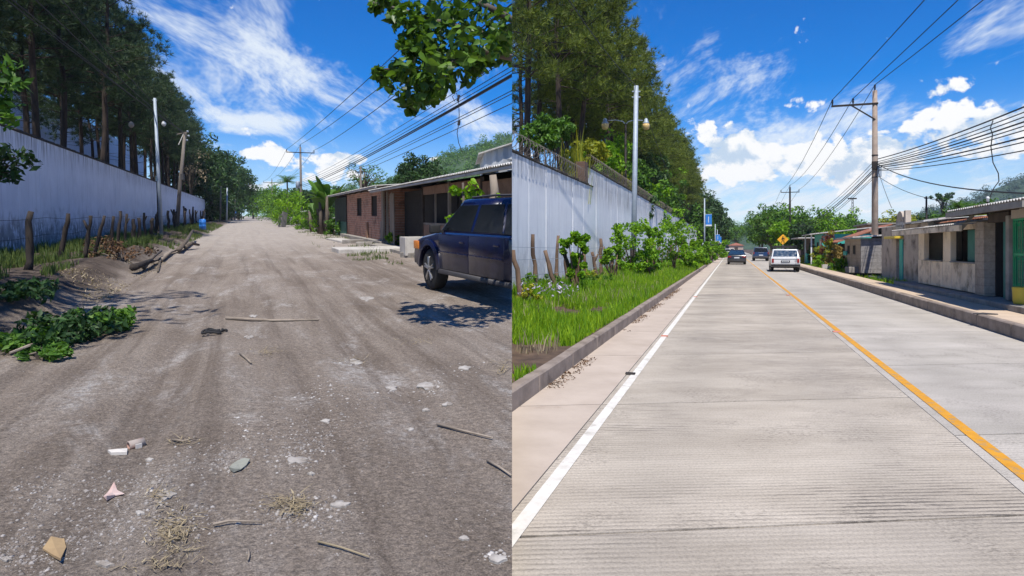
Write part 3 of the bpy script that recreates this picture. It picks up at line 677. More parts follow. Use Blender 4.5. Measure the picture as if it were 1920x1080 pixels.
def pine_meshes(seed, mat, H=19.0):
    rg = np.random.RandomState(seed); mb = MB(); z = np.linspace(-.3, H, 9)
    wob = rg.randn(9, 2).cumsum(0)*.10; wob -= wob[0]
    axis_ = [(wob[i, 0], wob[i, 1], z[i]) for i in range(9)]
    mb.tube(axis_, [.175*(1 - i/9.6)**.8 + .015 for i in range(9)], 8)
    def at(zz): return np.array([np.interp(zz, z, wob[:, 0]), np.interp(zz, z, wob[:, 1]), zz])
    tu = []; td = []
    nb = 58
    for i in range(nb):
        f = (i + rg.rand())/nb; zz = H*(.47 + .515*f); L = (1 - .80*f**1.7)*(2.2 + 1.5*rg.rand()) * (.55 + .45*min(1, f/.12)); a = rg.rand()*6.28
        upw = .15 + .55*f + .15*rg.randn()
        d = np.array([math.cos(a), math.sin(a), upw]); p0 = at(zz); pts = [p0, p0 + d*L*.5, p0 + d*L + np.array([0, 0, -.10*L + .2*rg.randn()])]
        mb.tube(pts, [.045*(1-f*.5), .03, .008], 4, False)
        nt = int(11 + 10*L/3)
        for k in range(nt):
            s = .30 + .70*rg.rand()**.7; q = pts[0]*(1-s)**2 + 2*pts[1]*s*(1-s) + pts[2]*s*s
            tu.append(q + rg.randn(3)*np.array([.30, .30, .22])*(.6 + .5*L/3)); td.append(d*.5 + np.array([0, 0, .75]))
    for i in range(12):                       # dead lower branches
        zz = H*(.14 + .30*rg.rand()); a = rg.rand()*6.28; p0 = at(zz); L = .5 + 1.0*rg.rand()
        mb.tube([p0, p0 + np.array([math.cos(a), math.sin(a), .1])*L], [.025, .006], 4, False)
    tm = mb.mesh('trunk', M_bark, True)
    T = np.array(tu); D = np.array(td); nn = 22; n = len(T)*nn
    P = np.repeat(T, nn, 0); d = np.repeat(D, nn, 0)*.7 + rg.randn(n, 3)*.75; d /= np.linalg.norm(d, axis=1)[:, None]
    L = (.24 + .26*rg.rand(n))[:, None]; s = np.cross(d, rg.randn(n, 3)); s /= np.linalg.norm(s, axis=1)[:, None]
    wv = .017
    V = np.stack([P - s*wv, P + s*wv, P + d*L], 1).reshape(-1, 3)
    i = np.arange(n)*3; F = np.stack([i, i+1, i+2], 1)
    return tm, np_mesh('crown', V, F, mat)
def pine_row(meshes, u, ys_, zf, lab, group, jit=.5, seed=0, hsc=(.9, 1.08)):
    rg = random.Random(seed)
    for i, y in enumerate(ys_):
        tm, cmh = meshes[rg.randrange(len(meshes))]
        p = U(u + rg.uniform(-jit, jit), y + rg.uniform(-1.2, 1.2), zf)
        if CUR == 'R' and p.x < .5: p.x = .5
        t = thing('pine_tree', lab % ORD[i], 'pine tree', p, rg.random()*6.28, group); s = rg.uniform(*hsc); t.scale = (s*1.05, s*1.05, s)
        newobj('trunk', tm, t); newobj('crown', cmh, t)
CUR = 'L'
PL = [pine_meshes(s, M_pine, 18.5) for s in (1, 2, 3, 4)]
pine_row(PL, -9.6, np.arange(20, 128, 5.2), .3, 'pine in the row nearest the wall on the unpaved side, %s from the camera', 'pines behind the unpaved wall', seed=1)
pine_row(PL, -13.0, np.arange(23, 120, 7.5), .3, 'pine in the middle row behind the unpaved wall, %s from the camera', 'pines behind the unpaved wall', seed=2, hsc=(.95, 1.12))
pine_row(PL, -17.5, np.arange(30, 90, 12), .3, 'pine in the back row behind the unpaved wall, %s from the camera', 'pines behind the unpaved wall', seed=3, hsc=(1, 1.15))
CUR = 'R'
PR = [pine_meshes(s, M_pine2, 19.5) for s in (11, 12, 13, 14)]
pine_row(PR, -8.7, np.arange(27.5, 150, 5.4), .4, 'sunlit pine in the row nearest the wall on the paved side, %s from the camera', 'pines behind the paved side wall', seed=4, hsc=(.92, 1.08))
pine_row(PR, -12, np.arange(37, 130, 6.4), .4, 'sunlit pine in the middle row behind the paved side wall, %s from the camera', 'pines behind the paved side wall', seed=5, hsc=(.97, 1.12))
pine_row(PR, -15.5, np.arange(48, 110, 8), .4, 'sunlit pine in the back row behind the paved side wall, %s from the camera', 'pines behind the paved side wall', seed=6, hsc=(1, 1.15))
# ================================================================== VEHICLE builder
def paint(name, col, rough=.3, dust=(.16, .14, .12), amt=.4):
    m, t, p, o = base_mat(name); c = t.node('ShaderNodeTexCoord').outputs['Object']
    sp = t.node('ShaderNodeSeparateXYZ'); t.l.new(c, sp.inputs[0])
    f = t.math('MULTIPLY', t.math('SUBTRACT', 1.0, t.step(t.math('ADD', sp.outputs[2], t.math('MULTIPLY', t.noise(c, 3, 6, .7), .5)), .5, 1.15)), amt)
    t.put(p.inputs['Base Color'], t.mix(f, col, dust)); t.put(p.inputs['Roughness'], t.math('ADD', t.math('MULTIPLY', f, .7), rough))
    p.inputs['Coat Weight'].default_value = .5; p.inputs['Coat Roughness'].default_value = .08
    bump(t, p, t.noise(c, 3, 3), .03, .02); return m
M_navy = paint('navy_car_paint', (.003, .004, .030), .22, (.020, .019, .022), .75)
M_carw = paint('white_car_paint', (.66, .66, .66), .3, (.38, .34, .30), .35)
M_carb = paint('black_car_paint', (.015, .014, .014), .25, (.06, .05, .045), .4)
M_suv = paint('dark_blue_car_paint', (.012, .035, .10), .3, (.06, .06, .07), .35)
M_trim = pmat('grey_plastic_trim', (.055, .052, .055), (.075, .07, .068), 4, .6, bmp=.1)
M_chrome = pmat('brushed_alloy', (.55, .55, .55), (.42, .42, .42), 8, .35, .9, bmp=.05)
M_amber = pmat('amber_lens', (.75, .25, .04), (.65, .2, .03), 5, .3, bmp=0)
M_red = pmat('red_lens', (.30, .02, .015), (.22, .02, .015), 5, .3, bmp=0)
M_lens = pmat('clear_lens', (.6, .62, .64), (.5, .5, .52), 5, .15, bmp=0)
M_plate = pmat('number_plate', (.62, .64, .66), (.5, .52, .55), 20, .6, bmp=0)
M_bglass = pmat('blue_reflecting_glass', (.012, .03, .06), (.02, .05, .09), 2, .07, bmp=0, spec=.9)
def wheel_meshes(r, wd, spokes):
    ty = MB().lathe([(r*.62, -wd*.5), (r*.88, -wd*.52), (r*.97, -wd*.42), (r, -wd*.25), (r, wd*.25), (r*.97, wd*.42), (r*.88, wd*.52), (r*.62, wd*.5)], 28, 'x').mesh('tyre', M_black, True, 0)
    rm = MB().lathe([(r*.63, -wd*.46), (r*.60, -wd*.40), (r*.56, -wd*.30), (r*.52, -wd*.05), (r*.52, wd*.4), (r*.63, wd*.46)], 24, 'x')
    rim = rm.mesh('rim', M_trim, True)
    sp = MB()
    for k in range(spokes):
        a = 2*math.pi*k/spokes + .3; d = Vector((0, math.cos(a), math.sin(a)))
        for sgn in (-1, 1): sp.beam(Vector((-wd*.53, 0, 0)) + d*r*.08, Vector((-wd*.50, 0, 0)) + d*r*.60 + Vector((0, -d.z, d.y))*r*.07*sgn, r*.13, r*.07)
    sp.lathe([(r*.16, -wd*.57), (r*.16, -wd*.3)], 12, 'x')
    return ty, rim, sp.mesh('spokes', M_chrome, False, .006, 1)
def arch(yc, zc, rr, zb, n=9):
    a0 = math.asin(max(-1, min(1, (zb - zc)/rr)))
    return [(yc + rr*math.cos(math.pi - a0 - (math.pi - 2*a0)*i/n), zc + rr*math.sin(math.pi - a0 - (math.pi - 2*a0)*i/n)) for i in range(n+1)]
def car(name, label, loc, rz, mat, W, yr, yf, wheels, r, sill, top, gh, glass=M_glass, spokes=5, wd=.22, bevel=.05, cat='car'):
    t = thing(name, label, cat, loc, rz)
    zb = sill; poly = [(yr, zb + .12), (yr + .10, zb)]
    for yc in wheels: poly += arch(yc, r, r + .085, zb)
    poly += [(yf - .12, zb), (yf, zb + .1)] + top
    body = MB().prism(poly, -W, W, 'yz').build('body', mat, t, True, bevel, 3)
    yb0, yt0, yt1, yb1, z0, z1, ins = gh              # cabin: front base, front roof, rear roof, rear base
    wb, wt = W - .035, W - ins
    V = [(-wb, yb0, z0), (wb, yb0, z0), (wb, yb1, z0), (-wb, yb1, z0), (-wt, yt0, z1), (wt, yt0, z1), (wt, yt1, z1), (-wt, yt1, z1)]
    cab = MB().raw(V, [(0,1,5,4), (1,2,6,5), (2,3,7,6), (3,0,4,7), (4,5,6,7), (3,2,1,0)]).build('cabin', mat, t, True, .10 if cat == 'truck' else .06, 4)
    def sx_(z, sgn): return sgn*(wb - (z - z0)/(z1 - z0)*(wb - wt))
    def pane(pts, sgn):
        mb = MB(); n = len(pts); A = [(sx_(z, sgn) + sgn*.006, y, z) for y, z in pts]; B = [(sx_(z, sgn) - sgn*.02, y, z) for y, z in pts]
        mb.raw(A + B, [tuple(range(n)), tuple(reversed(range(n, 2*n)))] + [(i, (i+1) % n, n + (i+1) % n, n + i) for i in range(n)])
        return mb.build('window', glass, t, False, .004, 1)
    def ye(z, front):                                  # cabin end at height z
        f = (z - z0)/(z1 - z0); return (yb0 + (yt0 - yb0)*f) if front else (yb1 + (yt1 - yb1)*f)
    t_ = dict(root=t, body=body, cabin=cab, pane=pane, ye=ye, sx=sx_, wb=wb, wt=wt, z0=z0, z1=z1)
    for front in (True, False):                        # windscreen and rear window
        za, zc = z0 + .06, z1 - .07; e = .006 if front else -.006; mb = MB(); A = []; B = []
        for z, sgn in ((za, -1), (za, 1), (zc, 1), (zc, -1)):
            x = abs(sx_(z, 1)) - .07; A.append((sgn*x, ye(z, front) + e*2.2, z + .004)); B.append((sgn*x, ye(z, front) - e*4, z))
        mb.raw(A + B, [(0,1,2,3), (7,6,5,4), (0,4,5,1), (1,5,6,2), (2,6,7,3), (3,7,4,0)]).build('windscreen' if front else 'rear_window', glass, t)
    wm = wheel_meshes(r, wd, spokes)
    for yc in wheels:
        for sgn in (-1, 1):
            wh = newobj('wheel', wm[0], t); wh.location = (sgn*(W - wd*.52), yc, r)
            if sgn > 0: wh.rotation_euler = (0, 0, math.pi)
            newobj('rim', wm[1], wh); newobj('spokes', wm[2], wh)
    MB().bb(-W + .2, W - .2, yr + .25, yf - .25, sill - .08, sill + .35).build('underbody', M_black, t)
    return t_
# ================================================================== THINGS: unpaved street (left)
CUR = 'L'
YW = YAW['L']; cosL = math.cos(YW)
# --- long whitewashed wall
def wall(name, label, u, y0, y1, z, h, pw, mat, hsteps=None):
    t = thing(name, label, 'wall', U(u, y0, z), RZ()); cs = math.cos(YAW[CUR]); s = 0; S = (y1 - y0)/cs; k = 0
    cache = {}
    while s < S:
        Y = y0 + s*cs; L = pw if Y < 75 else pw*4; hh = hsteps(Y) if hsteps else h
        key = (round(L, 2), round(hh, 2))
        if key not in cache:
            a = MB().bb(-.15, 0, .016, L - .016, -.4, hh).mesh('wall_panel', mat, False, .008, 1)
            m2 = MB(); rg = random.Random(int(L*10)); n = int(L/.3)
            for i in range(n): m2.bb(-.20, .035 + rg.uniform(-.012, .012), i*L/n, (i+1)*L/n - .004, hh + .003, hh + .07 + rg.uniform(-.025, .03))
            cache[key] = (a, m2.mesh('coping', M_moss, False, .015, 1))
        for me, nm in zip(cache[key], ('wall_panel', 'coping')):
            o = newobj(nm, me, t); o.location = (random.uniform(-.006, .006), s, 0)
        s += L; k += 1
    MB().bb(-.24, -.16, 0, S, -.4, (hsteps(y0) if hsteps else h) - .05).build('added_backing', M_moss, t)  # dark slab added behind the panels to block light in the gaps
    return t
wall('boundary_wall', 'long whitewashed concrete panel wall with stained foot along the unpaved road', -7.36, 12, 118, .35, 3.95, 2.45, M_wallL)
# corrugated hall behind the pines
M_hall = pmat('pale_metal_cladding', (.66, .72, .80), (.56, .62, .70), 2, .6, .0, bmp=.05, stretch=(1,1,.2))
def corrugate(mb, axis_, a0, a1, pitch, amp, p0, p1, q0, q1, thick=.004):
    """sheet waving along one axis; p = (other axis, z) ends"""
    n = max(4, int((a1 - a0)/pitch*4)); b = len(mb.v)
    for i in range(n+1):
        a = a0 + (a1 - a0)*i/n; dz = amp*math.sin(2*math.pi*(a - a0)/pitch)
        for (c_, z_) in ((p0, q0), (p1, q1)):
            if axis_ == 'y': mb.v.append((c_, a, z_ + dz))
            elif axis_ == 'x': mb.v.append((a, c_, z_ + dz))
            else: mb.v.append((c_ + dz, a, z_))          # upright cladding
    for i in range(n): mb.f.append((b+2*i, b+2*i+2, b+2*i+3, b+2*i+1))
    return mb
t = thing('metal_hall', 'pale corrugated metal hall glimpsed behind the pines', 'building', U(-24, 45, .2), RZ())
corrugate(MB(), 'up', 0, 120, .5, .05, 0, 0, 0, 15.5).build('wall', M_hall, t)
MB().bb(-12, -.1, 0, 120, 15.3, 15.8).build('roof', M_hall, t); MB().bb(-12, -.2, .1, 119.9, 0, 15.2).build('core', M_hall, t)

# --- poles and posts
def lerp(a, b, f): return a + (b - a)*f
base = G(303, 446, .15); top = AT(290, 184, base.y)
t = thing('steel_pole', 'tall slim galvanised steel pole in front of the unpaved wall', 'pole', base)
MB().tube([(0, 0, -.2), top - base], [.115, .085], 12).build('shaft', M_galv, t, True)
MB().tube([(top - base)*.985 + Vector((-.13, 0, 0)), (top - base)*.985 + Vector((.13, 0, 0))], .035, 6).build('clamp', M_galv, t)
base2 = G(331, 432, .1); top2 = AT(347, 248, base2.y - .6)
t = thing('wooden_pole', 'leaning grey wooden utility pole beside the galvanised one', 'utility pole', base2)
w2 = top2 - base2
MB().tube([(0, 0, -.2), w2*.5 + Vector((-.05, 0, 0)), w2], [.19, .165, .13], 12).build('shaft', M_woodpole, t, True)
MB().beam(w2*.975 + Vector((-.75, 0, .05)), w2*.975 + Vector((.35, 0, .25)), .08, .1).build('cross_arm', M_woodpole, t)
MB().beam(w2*.93 + Vector((-.5, -.1, -.5)), w2*.975 + Vector((-.05, -.1, .1)), .06).build('brace', M_white, t)
for k, (dx, dz) in enumerate(((.28, .05), (.36, -.35), (.2, -.75))):
    MB().lathe([(.03, -.08), (.10, -.05), (.10, .06), (.04, .1)], 10, 'z', w2 + Vector((dx, -.1, dz))).build('insulator', M_galv, t, True)
MB().box(w2*.55 + Vector((.17, -.1, 0)), (.3, .25, .55)).build('meter_box', M_trim, t, bevel=.02)
# lamps glimpsed among the pines
for i, (px, py, Y) in enumerate(((307, 228, 52), (246, 229, 44))):
    c = AT(px, py, Y); t = thing('globe_lamp', ['round white lamp among the pines right of the steel pole', 'round lamp among the pines left of the steel pole'][i], 'lamp', Vector((c.x, c.y, .3)))
    hh = c.z - .3
    MB().tube([(-.9, .4, 0), (-.9, .4, hh - .3), (-.6, .3, hh + .05), (0, 0, hh + .05)], [.06, .05, .04, .03], 8).build('post', M_dark, t, True)
    MB().lathe([(.04, .24), (.10, .2), (.17, .06), (.17, -.05), (.10, -.15), (.03, -.19)], 14, 'z', (0, 0, hh - .2)).build('globe', (M_lens, M_conc)[i], t, True)
# --- live fence of rough posts
def rough_post(mb, a, b, r, rg, fork=False):
    a = Vector(a); b = Vector(b); n = 6; pts = []; rr = []
    for i in range(n+1):
        f = i/n; pts.append(a.lerp(b, f) + Vector((rg.uniform(-1, 1), rg.uniform(-1, 1), 0))*r*.45*(1 if 0 < i < n else .1)); rr.append(r*(1.12 - .3*f)*rg.uniform(.85, 1.15))
    mb.tube(pts, rr, 8)
    if fork:
        q = pts[4]; mb.tube([q, q + Vector((rg.choice((-1, 1))*r*2.2, rg.uniform(-.05, .05), r*5))], [r*.8, r*.5], 6)
    return mb
lp = [(58, 395, 52, 508, .075), (128, 397, 111, 490, .06), (170, 406, 160, 489, .055), (196, 403, 174, 485, .05), (213, 407, 208, 476, .05), (226, 396, 221, 468, .055), (238, 400, 233, 461, .05),
      (250, 410, 251, 456, .09), (260, 407, 262, 455, .075), (270, 397, 272, 450, .06), (287, 406, 283, 443, .11), (293, 398, 290, 440, .06)]
rg = random.Random(5)
for i in range(27):
    if i < len(lp): tx, ty, bx, by, r = lp[i]; b = G(bx, by, .34); a = AT(tx, ty, b.y)
    else:
        y = 43 + (i - 12)*3.4 + rg.uniform(-.6, .6); b = U(-6.0 + rg.uniform(-.35, .35), y, .3); a = b + Vector((rg.uniform(-.2, .25), rg.uniform(-.2, .2), rg.uniform(1.5, 2.2))); r = rg.uniform(.07, .12)
    a = a - b; b.z = float(hgtL(b.x - MS['L']*b.y, b.y)) - .05
    o = rough_post(MB(), (0, 0, 0), a, r, rg, rg.random() < .2).build('fence_post', M_post, smooth=True, loc=b)
    tag(o, '%s weathered fence post from the left edge, before the unpaved side wall' % ORD[i], 'fence post', 'rough fence posts before the unpaved wall')
# barbed wire strands of that fence
for k, z in enumerate((.75, 1.15)):
    mb = MB(); pts = [U(-4.75 - .012*(y-13)*1.0 if y < 60 else -5.6, y, .34 + z + .03*math.sin(y*1.7)) for y in np.arange(9, 60, 2.2)]
    tag(mb.tube(pts, .006, 4).build('fence_wire', M_dark), ['lower wire strand strung along the rough fence posts', 'upper wire strand strung along the rough fence posts'][k], 'wire', 'fence wires')

# --- utility poles, right of the dirt road
def util_pole(name, label, base, h, arm, mat, transformer=False, side=0):
    t = thing(name, label, 'utility pole', base, RZ()); MB().tube([(0, 0, -.3), (0, 0, h*.5), (0, 0, h)], [.19, .165, .13], 12).build('shaft', mat, t, True)
    a0, a1 = arm; MB().bb(a0, a1, -.16, -.06, h - .85, h - .74).build('cross_arm', M_dark, t, bevel=.008)
    if side: MB().beam((a0*.55, -.11, h - .8), (0, -.12, h - 1.75), .07).build('brace', M_dark, t)
    ins = [(a0 + .06, h - .74), ((a0*.5) if side else a1 - .06, h - .74), (0, h)]
    for x, z in ins:
        MB().lathe([(.03, 0), (.03, .06), (.075, .08), (.03, .12), (.075, .16), (.03, .2), (.06, .24), (.05, .32), (.02, .36)], 8, 'z', (x, -.11 if z < h else 0, z)).build('insulator', M_dark, t, True)
    if transformer:
        MB().lathe([(.05, -.55), (.26, -.5), (.28, .35), (.2, .45), (.05, .48)], 14, 'z', (-.45, -.15, h*.52)).build('transformer', M_galv, t, True)
        MB().bb(-.4, .1, -.2, -.1, h*.52 - .1, h*.52).build('bracket', M_dark, t)
    return t, [t.location + Matrix.Rotation(RZ(), 3, 'Z') @ Vector((x, 0, z + .34)) for x, z in ins]
PLa, insA = util_pole('utility_pole', 'grey utility pole with cross arm and transformer beyond the banana plant', U(8.05, 91, .1), 11.0, (-1.9, 1.9), M_woodpole, True)
PLb, insB = util_pole('utility_pole', 'small distant utility pole left of the palm on the unpaved road', U(7.6, 176, .1), 11.0, (-2.2, 2.2), M_woodpole)
e = [AT(575, 375, 60)]
q = AT(676, 312, 58); o = thing('thin_pole', 'thin dark pole above the brick house roof', 'pole', Vector((q.x, q.y, .2)))
MB().tube([(0, 0, -.2), (0, 0, q.z - .2)], [.12, .09], 8).build('shaft', M_woodpole, o, True); MB().bb(-.5, .5, -.05, .05, q.z - .75, q.z - .65).build('cross_arm', M_dark, o)
for i, (dx, px, py) in enumerate(((0, 768, 58), (1, 770, 100), (2, 762, 145))):
    b_ = AT(px, py, 30); a_ = insA[(0, 2, 1)[i]]; d = (b_ - a_); far = a_ + d*1.42
    tag(MB().tube(wire_pts(a_, far, .5, 20), .022, 5).build('power_line', M_wire), 'power line from the transformer pole to the leafy bough, %s of three' % ('uppermost', 'middle', 'lowest')[i], 'wire', 'left power lines')
for i in range(3):
    tag(MB().tube(wire_pts(insA[i], insB[i], 1.0, 14), .02, 4).build('power_line', M_wire), '%s thin power line between the two far poles of the unpaved road' % ('left', 'right', 'middle')[i], 'wire', 'far left power lines')
bund = [(960, 104), (960, 122), (960, 131), (960, 138), (960, 141), (960, 168), (960, 174), (960, 192)]
for i, (px, py) in enumerate(bund):
    b_ = AT(px, py, 19.2); a_ = AT(566 + i*.5, 338 + i*3.0, 91); far = a_ + (b_ - a_)*1.02
    r = .030 if i in (3, 4) else .014
    tag(MB().tube(wire_pts(a_, far, .35, 18), r, 5).build('telephone_cable', M_wire), 'telephone cable sloping down from the seam to the transformer pole, %s from the top' % ORD[i], 'wire', 'left telephone cables')
# loose end dangling from the cables
mb = MB(); pts = [AT(x, y, 22) for x, y in ((853, 190), (848, 181), (856, 174), (860, 190), (861, 215), (860, 232), (857, 250), (860, 268), (867, 286))]
t = tag(mb.tube(pts, .013, 5).build('dangling_wire', M_wire), 'loose wire end dangling from the cables on the unpaved side', 'wire')
t2 = MB().tube([AT(861, 178, 22), AT(858, 190, 22)], .045, 6).build('splice', M_wire, t); MB().tube([AT(861, 226, 22), AT(860, 235, 22)], .05, 6).build('splice', M_wire, t)
# wires along the wall side, from above the camera to the leaning pole
tp = w2 + base2
for i, (x, y, yy_) in enumerate(((30, 0, 19), (42, 0, 19), (85, 0, 19), (130, 0, 22))):
    a_ = AT(x, y, yy_); far = tp + (a_ - tp)*1.3 + Vector((0, 0, -.0))
    tag(MB().tube(wire_pts(tp + Vector((0, 0, -.1*i)), far, .3, 16), .02, 5).build('overhead_cable', M_wire), 'overhead cable running past the pines to the leaning wooden pole, %s from the left' % ORD[i], 'wire', 'cables before the pines')
# far poles by the wall's end
for i, (px, pt, pb, Y) in enumerate(((413, 345, 414, 118), (425, 352, 414, 116), (434, 363, 405, 165), (440, 368, 403, 170))):
    a = AT(px, pb, Y); b = AT(px + 1, pt, Y); a.z = .1
    tag(MB().tube([a, b], [.17, .12], 8).build('far_pole', M_woodpole if i != 1 else M_galv, smooth=True), 'far thin pole near the end of the unpaved wall, %s from the left' % ORD[i], 'pole', 'far poles at the wall end')
# --- brick house with tin roof (far half) and boarded stall (near half)
M_tin = pmat('weathered_tin', (.56, .54, .50), (.42, .40, .37), 2.5, .65, .05, bmp=.15, bscale=12, dirt=(.20, .14, .10), dlo=.56, dhi=.72)
M_green = pmat('dark_green_door', (.020, .040, .030), (.014, .028, .022), 3, .7, bmp=.2, dirt=(.03, .028, .022))
M_greenl = pmat('faded_green_sheet', (.06, .17, .12), (.035, .11, .08), 4, .75, bmp=.2, dirt=(.09, .085, .06))
M_rust = pmat('rusty_board', (.31, .18, .115), (.20, .115, .075), 3, .85, bmp=.3, dirt=(.055, .038, .028))
M_wood = pmat('bare_timber', (.34, .28, .22), (.20, .16, .12), 4, .9, bmp=.4, bscale=20, stretch=(1, 1, .2))
M_woodd = pmat('dark_timber', (.080, .058, .043), (.045, .033, .026), 4, .9, bmp=.4, bscale=20)
UH = 7.0; Y0 = 32.0
hb = thing('brick_house', 'low red brick house with green metal door and tin roof beside the dirt road', 'house', U(UH, Y0, .15), RZ())
def ly(px, u=UH, y0=None): return (Yat(u, px) - (y0 if y0 is not None else Y0))/math.cos(YAW[CUR])
ya, yb, yc_ = ly(722), ly(652), ly(630)
W1 = [(ly(708), ly(697)), (ly(679), ly(670))]                        # two narrow windows
def brickwall(mb, y0, y1, z0, z1, holes, x0=0, x1=.18):
    cur = y0
    for a, b, za, zb in sorted(holes):
        mb.bb(x0, x1, cur, a, z0, z1); mb.bb(x0, x1, a, b, z0, za); mb.bb(x0, x1, a, b, zb, z1); cur = b
    mb.bb(x0, x1, cur, y1, z0, z1); return mb
brickwall(MB(), ya, yb, 0, 2.75, [(a, b, 1.35, 2.45) for a, b in W1]).build('front_wall', M_brick, hb)
MB().bb(.19, 6, ya - .02, ya + .16, 0, 2.75).build('side_wall', M_brick, hb)
MB().bb(5.8, 6, ya + .17, yc_, 0, 2.75).build('rear_wall', M_brick, hb)
MB().bb(.1, 5.79, yc_ - .18, yc_, 0, 2.75).build('end_wall', M_brick, hb)
for a, b in W1:
    wdo = MB().bb(.10, .12, a, b, 1.35, 2.45).build('window', M_void, hb)
    f = MB(); f.bb(.03, .09, a, a + .06, 1.35, 2.45).bb(.03, .09, b - .06, b, 1.35, 2.45).bb(.03, .09, a, b, 1.35, 1.41).build('frame', M_woodd, wdo)
d_ = MB().bb(-.03, .05, yb + .05, yc_, .95, 2.65).build('green_door', M_green, hb); MB().bb(-.035, .045, yb + .05, yc_, -.05, .94).build('lower_panel', M_greenl, d_)
MB().bb(-.06, .0, yb - .02, yb + .04, 0, 2.7).build('door_post', M_dark, hb)
rm = corrugate(MB(), 'y', ya - .3, yc_ + .4, .14, .022, -.55, 6.2, 2.86, 3.35); rm.bb(-.52, -.44, ya - .3, yc_ + .4, 2.76, 2.82); rm.build('roof', M_tin, hb)
for y in np.arange(ya, yc_, 2.2): MB().bb(-.42, 6, y, y + .08, 2.72, 2.80).build('rafter', M_woodd, hb)
MB().bb(-.35, .16, ya - .5, yb + 1.0, -.3, .12).build('plinth', M_conc, hb, bevel=.02)
MB().bb(-.10, -.02, ly(692), ly(690), 0, 1.0).build('wall_post', M_rust, hb); MB().bb(-.12, -.03, ya + .25, ya + .5, .0, 1.1).build('wall_post', M_conc, hb)
MB().bb(-.12, .0, ya - .1, ya + .22, 0, 2.75).build('corner_post', M_wood, hb, bevel=.01)
# near half: boarded stall
Y1 = 14.0
hs_ = thing('boarded_stall', 'low boarded stall with tin awning, dark doorway and meshed windows behind the truck', 'house', U(UH, Y1, .15), RZ())
def l2(px): return ly(px, UH, Y1)
z_e = 2.55
for k, px in enumerate((728, 795, 844, 905)):
    y = l2(px); MB().bb(-.06, .04, y - .05, y + .05, -.1, z_e).build('post', (M_wood, M_woodd, M_wood, M_woodd)[k], hs_, bevel=.006)
corrugate(MB(), 'y', 0, l2(722) + .3, .16, .028, -.75, 4.5, z_e + .08, z_e + 1.05).build('awning', M_tin, hs_)
MB().bb(-.70, -.62, 0, l2(722) + .2, z_e - .03, z_e + .04).build('fascia', M_tin, hs_)
for y in np.arange(.4, l2(722), 1.9): MB().beam((-.65, y, z_e + .02), (4.3, y, z_e + .95), .06, .09).build('rafter', M_woodd, hs_)
MB().bb(2.6, 2.75, 0, l2(722), 0, z_e + .5).build('rear_wall', M_void, hs_)
MB().bb(.05, 2.6, l2(722), l2(722) + .1, 0, z_e).build('end_wall', M_woodd, hs_)
for k in range(5):                                            # grey boards at the corner
    y = l2(733) - k*.19; MB().bb(-.02, .02 + .01*(k % 2), y - .09, y + .085, -.1, 2.4 + .05*(k % 3)).build('board', M_wood, hs_, bevel=.004)
dr = MB().bb(.55, .60, l2(794), l2(738), 0, 2.5).build('doorway_shade_sheet', M_void, hs_)  # near-black sheet and strips stand for the shade inside the doorway
for k in range(9): MB().bb(.535, .55, l2(794) + .04, l2(738) - .04, .1 + k*.24, .29 + k*.24).build('doorway_shade_strip', M_void, dr, bevel=.004)
for a, b in ((795, 843), (844, 905)):
    y0_, y1_ = l2(b) + .05, l2(a) - .05
    for k in range(2):
        ym = (y0_ + y1_)/2; s0, s1 = ((y0_, ym - .03), (ym + .03, y1_))[k]
        MB().bb(-.02, .015, s0, s1, .05, .52).build('board_panel', M_rust, hs_, bevel=.004); MB().bb(-.02, .015, s0, s1, .56, 1.05).build('board_panel', M_rust, hs_, bevel=.004)
    MB().bb(-.03, .03, y0_, y1_, 1.06, 1.13).build('rail', M_wood, hs_); MB().bb(-.03, .03, (y0_+y1_)/2 - .03, (y0_+y1_)/2 + .03, 1.14, 2.2).build('mullion', M_wood, hs_)
    MB().bb(-.03, .03, y0_, y1_, 2.2, 2.5).build('lintel', M_rust, hs_)
    MB().bb(.3, .33, y0_, y1_, 1.1, 2.2).build('mesh_screen', M_void, hs_)
MB().bb(-.02, .03, 0.1, l2(906), .0, 2.4).build('brown_wall', M_rust, hs_)
MB().bb(-.9, .0, .0, l2(722), -.3, .02).build('floor_slab', M_conc, hs_, bevel=.01)
# apron, broken slabs and steps before the house
for i, (px, py, sxx, syy, h, rz_, mt, lab) in enumerate((
        (700, 470, 3.2, 2.0, .14, .02, M_concl, 'pale broad concrete apron before the dark doorway'),
        (640, 452, .9, 5.0, .10, .05, M_concl, 'narrow pale concrete slab before the brick wall'),
        (662, 457, .9, .7, .22, .5, M_conc, 'broken grey concrete lump at the foot of the plinth, left one'),
        (684, 461, .8, .6, .20, -.3, M_conc, 'broken grey concrete lump at the foot of the plinth, right one'),
        (776, 482, .8, .6, .18, .4, M_conc, 'dark stone block under the concrete basin'))):
    q = G(px, py, .05); mb = MB().bb(-sxx/2, sxx/2, -syy/2, syy/2, -.2, h)
    tag(mb.build('concrete_slab', mt, bevel=.03, loc=q, rz=RZ() + rz_), lab, 'slab')
# concrete wash basin
q = G(776, 478, .12); t = thing('wash_basin', 'pale concrete wash basin standing before the stall', 'basin', q, RZ())
for a in ((-.42, -.36, -.45, .45), (.36, .42, -.45, .45), (-.36, .36, -.45, -.39), (-.36, .36, .39, .45)): MB().bb(*a, .0, .66).build('side', M_concl, t, bevel=.012)
MB().bb(-.36, .36, -.39, .39, .0, .12).build('bottom', M_concl, t)
